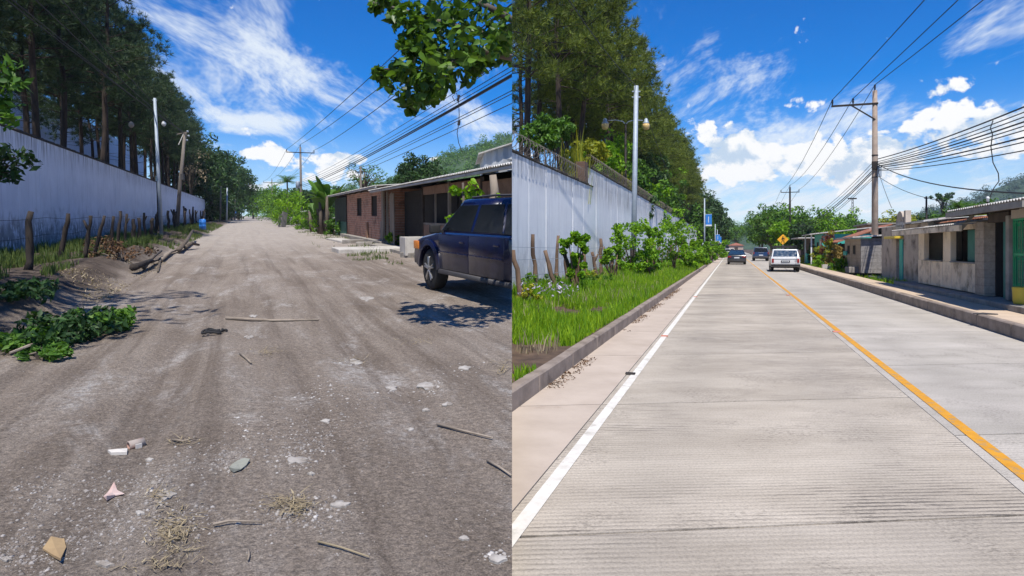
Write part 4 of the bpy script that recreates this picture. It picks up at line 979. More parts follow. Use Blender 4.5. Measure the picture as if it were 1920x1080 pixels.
# gabled metal shed above the roofs
M_shed = pmat('grey_sheet_metal', (.50, .52, .54), (.38, .40, .42), 2, .55, .3, bmp=.1, stretch=(1, 1, .2))
p0 = AT(907, 331, 30); t = thing('tin_shed', 'tall grey corrugated shed end rising above the stall roof', 'shed', Vector((p0.x, p0.y, 0)), RZ()*.2)
mb = MB(); n = 30
for i in range(n+1):
    x = 3.4*i/n; yv = .03*math.sin(x*40); zt_ = 4.45 + .32*x; mb.v += [(x, yv, 0), (x, yv, zt_)]
for i in range(n): mb.f.append((2*i, 2*i+2, 2*i+3, 2*i+1))
mb.build('gable_wall', M_shed, t)
mb = MB(); mb.raw([(-.25, -.3, 4.42), (3.5, -.3, 5.62), (3.5, 6, 5.62), (-.25, 6, 4.42), (-.25, -.3, 4.36), (3.5, -.3, 5.56), (3.5, 6, 5.56), (-.25, 6, 4.36)], [(0,1,2,3), (7,6,5,4), (0,4,5,1), (3,2,6,7), (0,3,7,4), (1,5,6,2)]).build('roof', M_tin, t)
for k in range(5): MB().box((1.9, -.06, 3.5 + k*.16), (1.6, .05, .07), Matrix.Rotation(.5, 3, 'X')).build('louvre_slat', M_shed, t)
MB().bb(0, 3.4, .06, 6, 0, 4.4).build('core', M_shed, t)
# shack and screens far along the road
t = thing('shack', 'small tumbledown shack with tin roof and stacked firewood beyond the banana plant', 'shack', U(6.9, 73, .1), RZ())
MB().bb(.1, 2.6, 0, 3.2, 0, 1.9).build('wall', M_woodd, t); MB().raw([(-.3, -.3, 1.85), (2.8, -.3, 2.35), (2.8, 3.5, 2.35), (-.3, 3.5, 1.85), (-.3, -.3, 1.79), (2.8, -.3, 2.29), (2.8, 3.5, 2.29), (-.3, 3.5, 1.79)], [(0,1,2,3), (7,6,5,4), (0,4,5,1), (3,2,6,7), (0,3,7,4), (1,5,6,2)]).build('roof', M_tin, t)
rg = random.Random(3)
for k in range(14):
    a = Vector((rg.uniform(-.5, -.1), rg.uniform(.2, 2.8), rg.uniform(.1, 1.2))); MB().tube([a, a + Vector((rg.uniform(-.2, .2), rg.uniform(.4, .8), rg.uniform(-.2, .3)))], .06, 6).build('log', M_trunk, t)
for k, (px, py) in enumerate(((527, 424), (533, 425))):
    q = G(px, py, .1); tag(MB().box((0, 0, .85), (1.0, .05, 1.9), Matrix.Rotation(.12*(k+1), 3, 'Y')).build('sheet_screen', M_conc, loc=q, rz=RZ() + .9), ['leaning grey sheet by the far bushes, left one', 'leaning grey sheet by the far bushes, right one'][k], 'sheet')
# market stall and cars at the far end
q = G(437, 408, .1); t = thing('roadside_stall', 'far roadside stall under a blue canopy', 'stall', q, RZ())
M_blue = pmat('blue_tarpaulin', (.03, .20, .62), (.02, .15, .5), 3, .6, bmp=.1)
MB().raw([(-2.2, -1, 2.3), (2.2, -1, 2.3), (2.2, 1.6, 2.9), (-2.2, 1.6, 2.9), (-2.2, -1, 1.75), (2.2, -1, 1.75)], [(0,1,2,3), (0,4,5,1)]).build('canopy', M_blue, t)
for x in (-2.1, 2.1):
    for y in (-.95, 1.5): MB().bb(x-.04, x+.04, y-.04, y+.04, 0, 2.3).build('post', M_galv, t)
MB().bb(-1.9, 1.9, -.4, .4, .0, .95).build('counter', M_void, t)
q = G(452, 404, .05)
car('parked_car', 'tiny white and blue parked car at the far end of the dirt road', q, RZ() + .1, M_carw, .85, -2, 2, (-1.25, 1.3), .31, .25, [(2.0, .7), (.9, .95), (-2.0, .95)], (.9, .3, -1.2, -1.8, .93, 1.45, .2))
q = G(380, 431, .25); t = thing('blue_drum', 'blue plastic drum beside the fence posts', 'drum', q)
MB().lathe([(.24, 0), (.28, .05), (.28, .3), (.295, .33), (.28, .36), (.28, .62), (.295, .65), (.28, .68), (.27, .88), (.2, .93)], 18).build('body', M_blue, t, True); MB().lathe([(.06, .93), (.06, .97)], 10, 'z', (.1, 0, 0)).build('cap', M_white, t)
# --- navy pickup truck, cut by the seam of the two views
n_ = Vector((math.cos(YW), -math.sin(YW), 0)); d_ = Vector((math.sin(YW), math.cos(YW), 0))
TA = -YW + R(5.4); n_ = Vector((math.cos(TA), math.sin(TA), 0)); d_ = Vector((-math.sin(TA), math.cos(TA), 0))
ctr = G(811, 546) + Vector((0, 0, .03)) + n_*.93 - d_*1.62
tk = car('pickup_truck', 'dusty navy blue double cab pickup truck parked beside the dirt road', ctr, TA, M_navy, .92, -3.55, 2.52, (-2.55, 1.62), .41, .43,
         [(2.56, .70), (2.50, .86), (2.36, .97), (2.05, 1.05), (1.15, 1.16), (-1.75, 1.17), (-3.55, 1.16)], (1.28, .42, -1.62, -1.95, 1.13, 1.77, .22), spokes=5, wd=.26, bevel=.085, cat='truck')
tk['root'].scale = (1.05, 1.05, 1.05); T = tk['root']; pane = tk['pane']; ye = tk['ye']
zl, zh = 1.19, 1.66
for sgn in (-1, 1):
    pane([(ye(zl, 1) - .12, zl), (ye(zh, 1) - .10, zh), (-.32, zh), (-.26, zl)], sgn); pane([(-.36, zl), (-.42, zh), (-1.30, zh), (-1.46, zl)], sgn); pane([(-1.53, zl), (-1.40, zh), (ye(zh, 0) + .10, zh), (ye(zl, 0) + .10, zl)], sgn)
for sgn in (-1, 1):
    for a, b, nm in ((-.27, 1.10, 'front_door'), (-1.62, -.30, 'rear_door')):
        dd = MB().prism([(a, .47), (b, .47), (b, 1.12), (a, 1.12)], sgn*.915, sgn*.928, 'yz').build(nm, M_navy, T, True, .006, 2)
        yh = a + .16
        MB().bb(min(sgn*.925, sgn*.955), max(sgn*.925, sgn*.955), yh, yh + .16, .985, 1.02).build('door_handle', M_navy, dd, True, .008)
        MB().bb(min(sgn*.927, sgn*.942), max(sgn*.927, sgn*.942), a + .02, b - .02, .765, .80).build('side_moulding', M_navy, dd, True, .006)
    MB().bb(min(sgn*.90, sgn*.95), max(sgn*.90, sgn*.95), -2.0, 1.1, .37, .46).build('sill_cladding', M_trim, T, True, .02)
    for yc in (-2.55, 1.62):
        mb = MB(); A = arch(yc, .41, .48, .42, 12); B = arch(yc, .41, .60, .46, 12); n = len(A)
        V = [(sgn*.905, y, z) for y, z in A] + [(sgn*.965, y, z) for y, z in A] + [(sgn*.905, y, z) for y, z in B] + [(sgn*.952, y, z) for y, z in B]
        F = []
        for i in range(n-1):
            for p_, q_ in ((0, n), (n, 3*n), (3*n, 2*n), (2*n, 0)): F.append((p_+i, p_+i+1, q_+i+1, q_+i))
        F += [(0, n, 3*n, 2*n), (n-1, 2*n-1, 4*n-1, 3*n-1)]
        mb.raw(V, F).build('wheel_flare', M_navy if yc > 0 else M_trim, T, True, .008, 1)
    mi = MB().box((sgn*1.04, 1.0, 1.22), (.20, .13, .17)).build('mirror', M_black, T, True, .04, 3); MB().box((sgn*.93, 1.0, 1.17), (.12, .05, .05)).build('mirror_arm', M_black, mi)
    MB().bb(sgn*.70 - .17, sgn*.70 + .17, 2.38, 2.545, .78, .95).build('headlight', M_lens, T, True, .03)
    MB().bb(sgn*.90 - .035, sgn*.90 + .035, 2.22, 2.52, .78, .95).build('indicator', M_amber, T, True, .02)
MB().bb(-.91, .91, 2.40, 2.57, .47, .70).build('bumper', M_trim, T, True, .05)
MB().bb(-.5, .5, 2.50, 2.56, .72, .92).build('grille', M_trim, T)
for x in (-.55, .55): MB().tube([(x, .35, 1.80), (x, -.6, 1.82), (x, -1.5, 1.80)], .02, 6).build('roof_rail', M_trim, T)
# --- vegetation of the unpaved street
def frond_strip(mb, base, d, L, wd, droop, segs=7, fold=.25):
    """arching tapered blade"""
    d = Vector(d).normalized(); side = d.cross(Vector((0, 0, 1))).normalized(); b = len(mb.v)
    for i in range(segs+1):
        f = i/segs; c = Vector(base) + d*L*f + Vector((0, 0, -droop*L*f*f)); ww = wd*math.sin(math.pi*min(.98, max(.06, f*.93 + .05)))**.7
        mb.v += [tuple(c - side*ww + Vector((0, 0, fold*ww))), tuple(c), tuple(c + side*ww + Vector((0, 0, fold*ww)))]
    for i in range(segs):
        o = b + 3*i; mb.f += [(o, o+1, o+4, o+3), (o+1, o+2, o+5, o+4)]
def banana(label, base, h, n, seed, mat=M_leafm, L=2.2):
    rg = random.Random(seed); t = thing('banana_plant', label, 'banana plant', base); st = MB()
    for k in range(5):
        x, y = rg.uniform(-.7, .7), rg.uniform(-.5, .5); st.tube([(x, y, -.1), (x*1.1, y*1.1, h*.3), (x*1.3, y*1.3, h*.56)], [.17, .14, .09], 8)
    st.build('stem', M_trunk, t, True)
    for k in range(n):
        a = rg.random()*6.28; e = rg.uniform(.9, 3.2); mb = MB(); ox = rg.uniform(-.6, .6); frond_strip(mb, (ox + math.cos(a)*.15, math.sin(a)*.15, h*rg.uniform(.36, .58)), (math.cos(a), math.sin(a), e), L*rg.uniform(.75, 1.15), .34, rg.uniform(.15, .6), 8)
        mb.build('leaf', mat, t, True)
    return t
def palm(label, base, h, n, L, seed, mat=M_leafm):
    rg = random.Random(seed); t = thing('palm_tree', label, 'palm tree', base)
    MB().tube([(0, 0, -.2), (.1, 0, h*.5), (0, .1, h)], [.2, .15, .12], 8).build('trunk', M_trunk, t, True)
    for k in range(n):
        a = 6.28*k/n + rg.uniform(-.2, .2); e = rg.uniform(-.25, 1.3); d = Vector((math.cos(a), math.sin(a), e)).normalized(); side = d.cross(Vector((0, 0, 1))).normalized(); mb = MB()
        dr = rg.uniform(.25, .5)*L; pts = [Vector((0, .1, h)) + d*L*f + Vector((0, 0, -dr*f*f)) for f in np.linspace(0, 1, 12)]
        mb.tube(pts, [.03*(1 - i/13) for i in range(12)], 4, False)
        for i in range(1, 12):
            for j in range(2):
                p = pts[i-1].lerp(pts[i], j*.5)
                for sg in (-1, 1):
                    tip = p + (side*sg*.8 + d*.5 + Vector((0, 0, -.45)))*L*.26*(1.05 - .6*abs(i/12 - .4)); bw = (pts[i] - pts[i-1])*.32
                    b = len(mb.v); mb.v += [tuple(p - bw*.5), tuple(p + bw*.5), tuple(tip)]; mb.f.append((b, b+1, b+2))
        mb.build('frond', mat, t)
    return t
def hb_(px, py, z=.1): q = G(px, py, z); return q
banana('tall banana plant with broad ragged leaves beside the brick house', U(6.5, 51, .1), 5.2, 22, 3, M_leafm, 2.3)
banana('lower banana plant leaning from the hedge left of the tall one', U(6.6, 57, .1), 3.2, 8, 5, M_leafm, 1.6)
palm('coconut palm beyond the far hedge of the unpaved road', U(7.2, 108, .1), 7.0, 16, 3.0, 2)
far = [(6.6, 47, 1.2, .7, M_leafm), (6.4, 52, 1.9, 1.0, M_leafb), (6.3, 60, 1.9, 1.0, M_leafm), (5.9, 66, 1.5, .9, M_leafb), (8.6, 68, 3.2, 1.6, M_leafm), (6.3, 80, 3.8, 2.3, M_leafb), (6.1, 93, 4.4, 2.6, M_leafm), (5.6, 104, 3.2, 2.0, M_leafb), (6.2, 112, 5.2, 2.8, M_leafm), (6.0, 132, 6.5, 3.4, M_leafb), (6.2, 160, 7.0, 4.0, M_leafm)]
for i, (u_, Y, h, rx, m_) in enumerate(far):
    q = U(u_, Y, .1); bush('roadside_bush', 'leafy green roadside bush right of the dirt road, %s from the far end' % ORD[i], q, rx, h, m_, 30 + i, 40 if rx > 2 else 26, 44, .16 if rx > 2 else .10, 'bushes right of the dirt road')
# loose feathery tree above the banana, round tree behind the stall, dark trees at the road's end
broadleaf('feathery_tree', 'thin feathery tree rising behind the brick house roof', 'tree', U(15, 80, .1), 8.0, 2.6, 1.5, M_leafm, 41, 26, 20, .16, .14, trunkfrac=.62)
broadleaf('round_tree', 'dense round crowned tree behind the stall roof', 'tree', U(18.7, 70, .1), 7.6, 2.9, 2.4, M_leafd, 42, 90, 60, .20, .25)
broadleaf('round_tree', 'smaller dark tree at the right of the dense round one', 'tree', U(22.6, 74, .1), 5.6, 2.2, 1.6, M_leafd, 43, 40, 50, .2, .2)
for i, (px, Y, u_, h, rx) in enumerate(((430, 125, -6.6, 14, 5.0), (455, 160, -4.6, 17, 5.5), (418, 112, -9.5, 15, 5.0), (470, 188, -1.8, 15, 5.0), (448, 150, -6.4, 16, 5))):
    broadleaf('broadleaf_tree', 'dark leafy tree where the unpaved wall ends, %s from the left' % ('third', 'fourth', 'first', 'fifth', 'second')[i], 'tree', U(u_, Y, .1), h, rx, h*.36, M_leafd, 50 + i, 100, 60, .34, .35, 'dark trees at the end of the unpaved wall')
for i, (u_, Y, rx, h) in enumerate(((-6.2, 121, 3.0, 6.5), (-5.2, 138, 3.4, 7.0), (-6.4, 152, 3.6, 8.0), (-3.6, 175, 4.0, 8.0))):
    bush('dark_thicket', 'dark thicket closing the gap at the end of the unpaved wall, %s from the camera' % ORD[i], U(u_, Y, .1), rx, h, M_leafd, 190 + i, 46, 50, .3, 'thickets at the end of the unpaved wall')
broadleaf('bare_tree', 'sparse grey twiggy tree beside the far pines', 'tree', U(-8.3, 100, .2), 12, 2.6, 3.4, M_straw, 60, 30, 20, .16, .16, trunkfrac=.5)
for i, (u_, Y, h, rx) in enumerate(((12, 120, 6, 5), (3, 230, 11, 8), (-3, 240, 11, 8), (10, 200, 9, 7), (20, 150, 7, 6))):
    broadleaf('distant_tree', 'distant tree closing the view of the unpaved road, %s clump' % ORD[i], 'tree', U(u_, Y, .1), h, rx, h*.4, M_leafm if i % 2 else M_leafd, 70 + i, 70, 50, .42, .3, 'distant trees of the unpaved road')
# undergrowth behind the unpaved wall, and climbers
for i, y in enumerate(np.arange(50, 110, 9)):
    bush('undergrowth', 'low green undergrowth behind the unpaved wall, %s clump from the camera' % ORD[i], U(-11.2 - random.random()*1.5, y, .3), 1.8, random.uniform(4.3, 5.4), M_leafm if i % 3 else M_leafd, 90 + i, 26, 40, .16, 'undergrowth behind the unpaved wall')
# spray of leaves at the left picture edge
def spray(name, label, base, tips, mat, size, per, seed, cat='branch', rr=.16, twig=.02, shape='leaf'):
    t = thing(name, label, cat, base); mb = MB(); cs = []; rs = []
    for tp_ in tips:
        p = Vector(tp_) - Vector(base); m_ = p*.5 + Vector((0, 0, .06)); mb.tube([(0, 0, 0), m_, p], [twig, twig*.7, twig*.3], 5)
        for f in (.45, .65, .85, 1.0): cs.append(tuple(p*f + Vector((0, 0, .06*math.sin(math.pi*f))))); rs.append(rr)
    mb.build('twig', M_trunk, t); newobj('foliage', crown_mesh('foliage', cs, rs, per, size, mat, seed, shape=shape), t); return t
spray('leafy_branch', 'sprig of leaves reaching in over the wall at the left picture edge', AT(-60, 330, 10), [AT(48, 290, 10), AT(64, 308, 10.2), AT(30, 325, 10), AT(12, 282, 9.8), AT(20, 335, 10)], M_leafd, .07, 16, 5, rr=.12)
spray('leafy_branch', 'bright leaf tips above the wall at the left picture edge', AT(-60, 190, 9), [AT(22, 120, 9), AT(35, 160, 9), AT(18, 195, 9.2), AT(20, 230, 9)], M_leafm, .08, 14, 6, rr=.14)
# cut foliage dumped on the road edge
for i, (px, py, rx, ry, h, m_, n) in enumerate(((120, 622, .55, .75, .32, M_leafd, 44), (175, 606, .5, .5, .26, M_leafm, 34), (60, 640, .45, .5, .16, M_leafm, 22), (30, 590, .6, .6, .24, M_leafd, 30), (85, 655, .3, .3, .10, M_leafm, 12))):
    q = G(px, py, .08); q.z = float(hgtL(q.x - MS['L']*q.y, q.y))
    bush('cut_foliage', ['heap of freshly cut leafy branches on the left road edge, largest heap', 'cut leafy branches at the right end of the heap', 'pale cut leaves at the front of the heap', 'dark cut leaves behind the heap in the shade', 'small pale sprig before the leaf heap'][i], q, rx, h, m_, 120 + i, n, 34, .055, 'cut foliage on the road edge', 'foliage', stems=6, ry=ry)
o = G(20, 660, .05); tag(MB().tube([G(18, 662, .06), G(55, 648, .10), G(95, 636, .08)], [.014, .018, .012], 6).build('cut_stick', M_wood), 'pale stick poking out of the cut leaf heap', 'stick')
# felled branches by the road
def hz(q): return float(hgtL(q.x - MS['L']*q.y, q.y))
def stick(name, label, pts, r, mat, cat='stick', z=.01):
    P = []
    for px, py, dz in pts:
        q = G(px, py, .0); q = G(px, py, hz(q)); q.z = hz(q) + z + dz; P.append(q)
    rr = [r*(1 - .45*i/(len(P)-1)) for i in range(len(P))]
    return tag(MB().tube(P, rr, 7).build(name, mat, smooth=True), label, cat)
stick('felled_branch', 'dark charred stump end of a felled branch by the verge', [(250, 510, .10), (260, 512, .12), (270, 508, .14), (285, 503, .16)], .10, M_post, 'branch', .08)
stick('felled_branch', 'forked brown branch lying by the verge', [(270, 508, .05), (288, 497, .22), (303, 488, .28)], .07, M_trunk, 'branch', .05)
stick('felled_branch', 'thin branch stub crossing the forked one', [(284, 500, .1), (300, 492, .05), (296, 512, .0)], .05, M_trunk, 'branch', .04)
stick('pale_log', 'pale stripped log lying on the verge grass', [(301, 474, .05), (320, 471, .06), (340, 470, .05)], .08, M_wood, 'log', .05)
stick('felled_branch', 'gnarled dark branch at the end of the pale log', [(336, 476, .1), (350, 465, .25), (362, 452, .55)], .11, M_trunk, 'branch', .08)
stick('felled_branch', 'short dark limb right of the pale log', [(348, 470, .08), (360, 467, .2), (373, 466, .1)], .10, M_trunk, 'branch', .08)
for i, (px, py, s) in enumerate(((228, 488, .9), (205, 480, .7))):
    q = G(px, py, .3); q.z = hz(q)
    bush('brush_pile', ['dark pile of dead brush below the fence posts, right heap', 'dark pile of dead brush below the fence posts, left heap'][i], q, s, .45, M_litter, 140 + i, 20, 30, .05, 'brush piles', 'brush', stems=14)
# --- litter on the dirt road
stick('stick', 'long straight pale stick lying across the dirt road', [(424, 599, .01), (510, 603, .012), (598, 602, .012)], .026, M_wood)
stick('stick', 'thin stick at the right of the dirt road, pointing at the seam', [(820, 800, .01), (870, 813, .01), (925, 826, .01)], .011, M_wood)
stick('stick', 'pale strip of wood at the right edge by the seam', [(914, 868, .008), (938, 882, .008), (958, 896, .008)], .010, M_wood)
stick('stick', 'yellow straw stalk in the foreground of the dirt road', [(596, 1021, .006), (640, 1032, .006), (692, 1050, .006)], .006, M_straw)
stick('stick', 'short forked twig right of the brick fragment', [(324, 829, .008), (345, 832, .01), (366, 826, .008)], .009, M_wood)
stick('stick', 'pair of chips near the middle of the dirt road', [(451, 666, .01), (462, 675, .01), (471, 684, .01)], .016, M_wood)
stick('stick', 'bent root in the straw heap, lower left', [(400, 990, .01), (430, 985, .015), (490, 985, .01)], .008, M_wood)
stick('stick', 'short brown twig at the bottom middle of the dirt road', [(466, 1037, .006), (467, 1048, .006), (465, 1056, .006)], .006, M_wood)
# strip of old tyre
q = G(402, 622); 
mb = MB(); 
for rr, a0, a1, zz in ((.13, .3, 5.6, .03), (.085, 1.2, 6.6, .05)):
    mb.tube([Vector((rr*1.25*math.cos(a), rr*.85*math.sin(a), zz + .015*math.sin(3*a))) for a in np.linspace(a0, a1, 16)], .016, 6)
tag(mb.build('tyre_scrap', M_black, smooth=True, loc=(q.x, q.y, hz(q) + .01)), 'curled scrap of black tyre rubber on the dirt road', 'rubber scrap')
M_card = pmat('brown_cardboard', (.36, .25, .13), (.27, .18, .095), 5, .9, bmp=.2)
M_paper = pmat('torn_paper', (.58, .48, .43), (.52, .33, .28), 9, .85, bmp=.1)
M_graycloth = pmat('grey_green_rag', (.30, .30, .25), (.21, .21, .17), 6, .9, bmp=.4)
M_tile = pmat('pale_tile', (.62, .58, .52), (.48, .44, .39), 5, .85, bmp=.2)
def scrap(name, label, cat, px, poly, h, mat, curl=.15, seed=1):
    """irregular curled flake lying at a picture point; poly in picture pixels round it"""
    c = G(*px); c.z = hz(c); rg = random.Random(seed); mb = MB(); n = len(poly); V = []
    for dz in (h, 0):
        for (x, y) in poly:
            q = G(x, y) - Vector((c.x, c.y, 0)); e = Vector((q.x, q.y)).length; V.append((q.x, q.y, .001 + dz + curl*e*rg.uniform(.2, 1) ))
    V += [(0, 0, .012 + h), (0, 0, .006)]
    F = [(i, (i+1) % n, 2*n) for i in range(n)] + [(n + (i+1) % n, n + i, 2*n+1) for i in range(n)] + [(i, n + i, n + (i+1) % n, (i+1) % n) for i in range(n)]
    o = mb.raw(V, F).build(name, mat, loc=c); return tag(o, label, cat)
scrap('cardboard_piece', 'torn brown cardboard flake near the bottom left corner', 'cardboard', (104, 1028), [(80, 1028), (96, 1010), (120, 1008), (124, 1022), (114, 1054), (100, 1040)], .006, M_card, .2, 2)
scrap('rag', 'crumpled grey green rag on the dirt road', 'rag', (447, 880), [(430, 884), (436, 878), (446, 872), (458, 869), (469, 871), (462, 879), (452, 887), (438, 891)], .012, M_graycloth, .25, 3)
scrap('torn_wrapper', 'torn pink and white wrapper on the dirt road', 'wrapper', (210, 922), [(194, 930), (202, 920), (214, 906), (220, 916), (234, 924), (216, 926), (200, 936)], .004, M_paper, .35, 4)
scrap('tile_fragment', 'flat pale tile fragment beside the pipe shard', 'tile', (220, 843), [(202, 842), (208, 847), (238, 846), (239, 839), (220, 840)], .02, M_tile, .02, 5)
M_rub = pmat('dusty_rubble', (.42, .39, .35), (.30, .27, .24), 9, .95, bmp=.6, bscale=30, dirt=(.22, .19, .16), dscale=12, dlo=.45, dhi=.65)
rub = [((556, 868), 26, 'largest pale slab of rubble in the middle foreground'), ((735, 721), 15, 'pale flat stone left of centre right, beside a broken pair'), ((870, 690), 14, 'pale flat stone near the truck shadow'), ((800, 720), 24, 'broad cracked pale slab on the right of the road'), ((840, 759), 12, 'small round pale stone right of the cracked slab'), ((769, 802), 9, 'small white pebble below the cracked slab'), ((870, 1010), 12, 'smooth pale stone near the lower right'), ((665, 669), 18, 'flat pale stone in the straw at mid road'), ((310, 930), 24, 'flat grey paving shard in the left foreground'), ((195, 1056), 20, 'pale flat stone at the bottom left edge'), ((262, 962), 12, 'grey chip above the straw heap'), ((638, 950), 20, 'white rubble lump right of the straw'), ((930, 1048), 26, 'large pale patch slab at the bottom by the seam'), ((280, 858), 10, 'small buff shard right of the tile fragment'), ((690, 560), 16, 'pale stone near the truck, left'), ((612, 790), 12, 'white chip above the rubble slab'), ((466, 631), 10, 'white pebble right of the rubber scrap'), ((10, 1046), 12, 'white stone in the bottom left corner'), ((798, 766), 9, 'small pale pebble between the slabs'), ((584, 893), 8, 'white pebble below the largest slab'), ((290, 905), 11, 'grey shard above the paving shard'), ((475, 590), 9, 'small pale stone above the long stick')]
for i, ((px, py), s, lab) in enumerate(rub):
    rg = random.Random(200 + i); n = 15; poly = [(px + s*rg.uniform(.45, 1.1)*math.cos(6.28*k/n), py + s*.36*rg.uniform(.4, 1.1)*math.sin(6.28*k/n)) for k in range(n)]
    scrap('rubble_stone', lab, 'stone', (px, py), list(reversed(poly)), .005 + .008*rg.random(), M_rub, -.04, i)
# clay pipe shard
M_pipedust = pmat('dusty_clay', (.44, .26, .20), (.36, .22, .17), 9, .95, bmp=.3, dirt=(.34, .29, .25), dscale=8, dlo=.45, dhi=.6)
q = G(255, 830); t = thing('pipe_shard', 'short red clay pipe shard lying on the dirt road', 'pipe', Vector((q.x, q.y, hz(q) + .024)), .9)
mb = MB(); n = 14
for x in (-.05, .05):
    for r_ in (.032, .023):
        for k in range(n): a = 2*math.pi*k/n; mb.v.append((x, r_*math.cos(a), r_*math.sin(a)))
for k in range(n):
    j = (k+1) % n; mb.f += [(k, j, 2*n+j, 2*n+k), (n+k, 3*n+k, 3*n+j, n+j), (k, n+k, n+j, j), (2*n+k, 2*n+j, 3*n+j, 3*n+k)]
mb.build('body', M_pipedust, t, True); MB().bb(-.02, .02, -.05, -.04, -.02, .01).build('chip', M_tile, t)
q = G(500, 870)
# --- overhanging almond bough, upper right of the unpaved view
BY = 8.6
t = thing('almond_tree', 'leafy almond bough hanging in from above before the power lines', 'tree', Vector((0.4, BY, 0)))
def rel(px, py, dy=0): return AT(px, py, BY + dy) - Vector((0.4, BY, 0))
lm = MB()
lm.tube([(.3, 0, -.2), (.35, .1, 2.5), rel(1010, 120)], [.2, .17, .12], 8)
limbs = [[(1010, 120), (900, 95), (830, 110), (780, 130), (720, 130)], [(1000, 100), (900, 60), (820, 40), (760, 20), (700, 5)], [(860, 105), (820, 150), (790, 180), (765, 205)], [(1000, 60), (930, 20), (870, -10)], [(850, 100), (880, 125), (905, 135)]]
for L in limbs: lm.tube([rel(*p, random.uniform(-.3, .3)) for p in L], [.05 - .009*i for i in range(len(L))], 6)
lm.build('trunk', M_trunk, t, True)
cl = []; rr_ = []
spots = []
rg = random.Random(9)
outline = [(735, 150, 26), (752, 128, 22), (712, 140, 14), (775, 140, 26), (800, 150, 24), (762, 180, 20), (785, 185, 24), (810, 175, 22), (770, 205, 10), (815, 155, 22), (840, 150, 22), (855, 130, 28), (880, 120, 24), (900, 125, 16), (830, 120, 30), (800, 110, 30), (775, 60, 26), (790, 80, 28), (760, 30, 26), (740, 15, 22), (705, 8, 12), (720, 0, 14), (745, 30, 14), (800, 40, 32), (830, 70, 34), (860, 50, 36), (860, 95, 34), (890, 80, 36), (920, 60, 38), (945, 90, 34), (920, 100, 26), (955, 40, 36), (890, 20, 38), (840, 10, 36), (930, 10, 38), (790, 5, 30), (960, 70, 34), (955, 105, 18), (772, 95, 12), (760, 85, 10)]
for (px, py, rpx) in outline:
    for k in range(2): cl.append(rel(px + rg.gauss(0, rpx*.25), py + rg.gauss(0, rpx*.25), rg.gauss(0, .45))); rr_.append(rpx*BY/FPX*.95)
newobj('crown', crown_mesh('crown', cl, rr_, 26, .070, M_leafa, 77, up=.5, shape='round', flat=1.0), t)
# leafy saplings before the stall
for i, (px, py, pb, Y, s) in enumerate(((868, 372, 440, 16.5, .5),)):
    c = AT(px, py, Y); b = Vector((c.x, c.y, .1)); t = thing('papaya_sapling', 'bright leafy sapling before the stall windows', 'sapling', b)
    MB().tube([(0, 0, -.1), (.05, 0, 1.0), (0, 0, c.z + .3)], [.05, .045, .03], 7).build('trunk', M_trunk, t, True)
    cs = [(random.gauss(0, .16), random.gauss(0, .16), c.z + random.uniform(-.75, .3)) for _ in range(12)]
    newobj('crown', crown_mesh('crown', cs, [.17]*12, 16, .085, M_leafb, 5, shape='round'), t)
b = AT(921, 372, 15.6); b.z = .1; t = thing('mossy_stump', 'pale lopped tree trunk before the stall with one fresh leaf tuft', 'tree', b)
rough_post(MB(), (0, 0, -.1), (.04, 0, 2.45), .12, random.Random(2)).build('trunk', M_wood, t, True); newobj('crown', crown_mesh('crown', [(.15, -.1, 1.95), (.2, 0, 1.8)], [.10, .08], 9, .07, M_leafb, 6, shape='round'), t)
for i, (px, py) in enumerate(((800, 451), (607, 437))):
    q = G(px - (60 if i == 0 else 0), py + (10 if i == 0 else 0), .1); bush('weed_tuft', ['green weed tuft at the corner of the stall', 'green weed tuft before the green door'][i], q, .4, .65, M_leafb, 160 + i, 14, 30, .08, 'weed tufts by the house', 'weed')
# wooded hill
def hill(name, label, pts, Y, depth, seed, base=-5, mat=None):
    """pts: skyline as picture points; a rounded ridge at depth Y with its own body"""
    n = len(pts); nn = 60; xs = np.linspace(pts[0][0], pts[-1][0], nn); ys_ = np.interp(xs, [p[0] for p in pts], [p[1] for p in pts]); rows = 16; V = []
    for j in range(rows):
        f = j/(rows-1)
        for i in range(nn):
            c = AT(xs[i], ys_[i], Y); sh = math.sin(f*math.pi/2)**1.0; y_ = Y - depth*(1 - f); x_ = c.x; nz = float(fbm(np.array(x_*.02), np.array(y_*.02 + seed), 4))*26*sh*(1 - f*.9)
            V.append((x_, y_, base + (c.z - base)*sh + nz))
    for i in range(nn): c = AT(xs[i], ys_[i], Y); V.append((c.x, Y + depth*.8, base))
    F = [(j*nn + i, j*nn + i + 1, (j+1)*nn + i + 1, (j+1)*nn + i) for j in range(rows) for i in range(nn-1)]
    return tag(newobj(name, np_mesh(name, V, F, mat, True)), label, kind='structure'), np.array(V)
M_hillL = pmat('hill_scrub', (.055, .10, .035), (.025, .055, .022), .06, .95, bmp=.4, bscale=.3, dirt=(.10, .13, .05), dscale=.03)
hl, HV = hill('hill', 'wooded green hill rising behind the stall on the unpaved side', [(640, 372), (720, 352), (800, 330), (840, 306), (880, 288), (920, 276), (962, 258)], 560, 220, 3, mat=M_hillL)
rg = np.random.RandomState(5); keep = HV[:60*16]; idx = rg.randint(0, len(keep), 620); cs = keep[idx] + rg.randn(620, 3)*np.array([6, 7, .5]); cs[:, 2] += 1.0
tag(newobj('hill_forest', crown_mesh('hill_forest', cs, rg.uniform(3.0, 5.0, 620), 70, .75, M_leafm, 8)), 'woodland covering the hill behind the stall', 'forest', kind='stuff')

# shade tree standing just outside the left picture edge, its shadow lies over the bank
broadleaf('shade_tree', 'leafy tree at the left picture edge shading the dirt bank', 'tree', Vector((-10.2, 5.2, .1)), 12.0, 4.3, 3.4, M_leafm, 171, 90, 40, .17, .26, trunkfrac=.4)
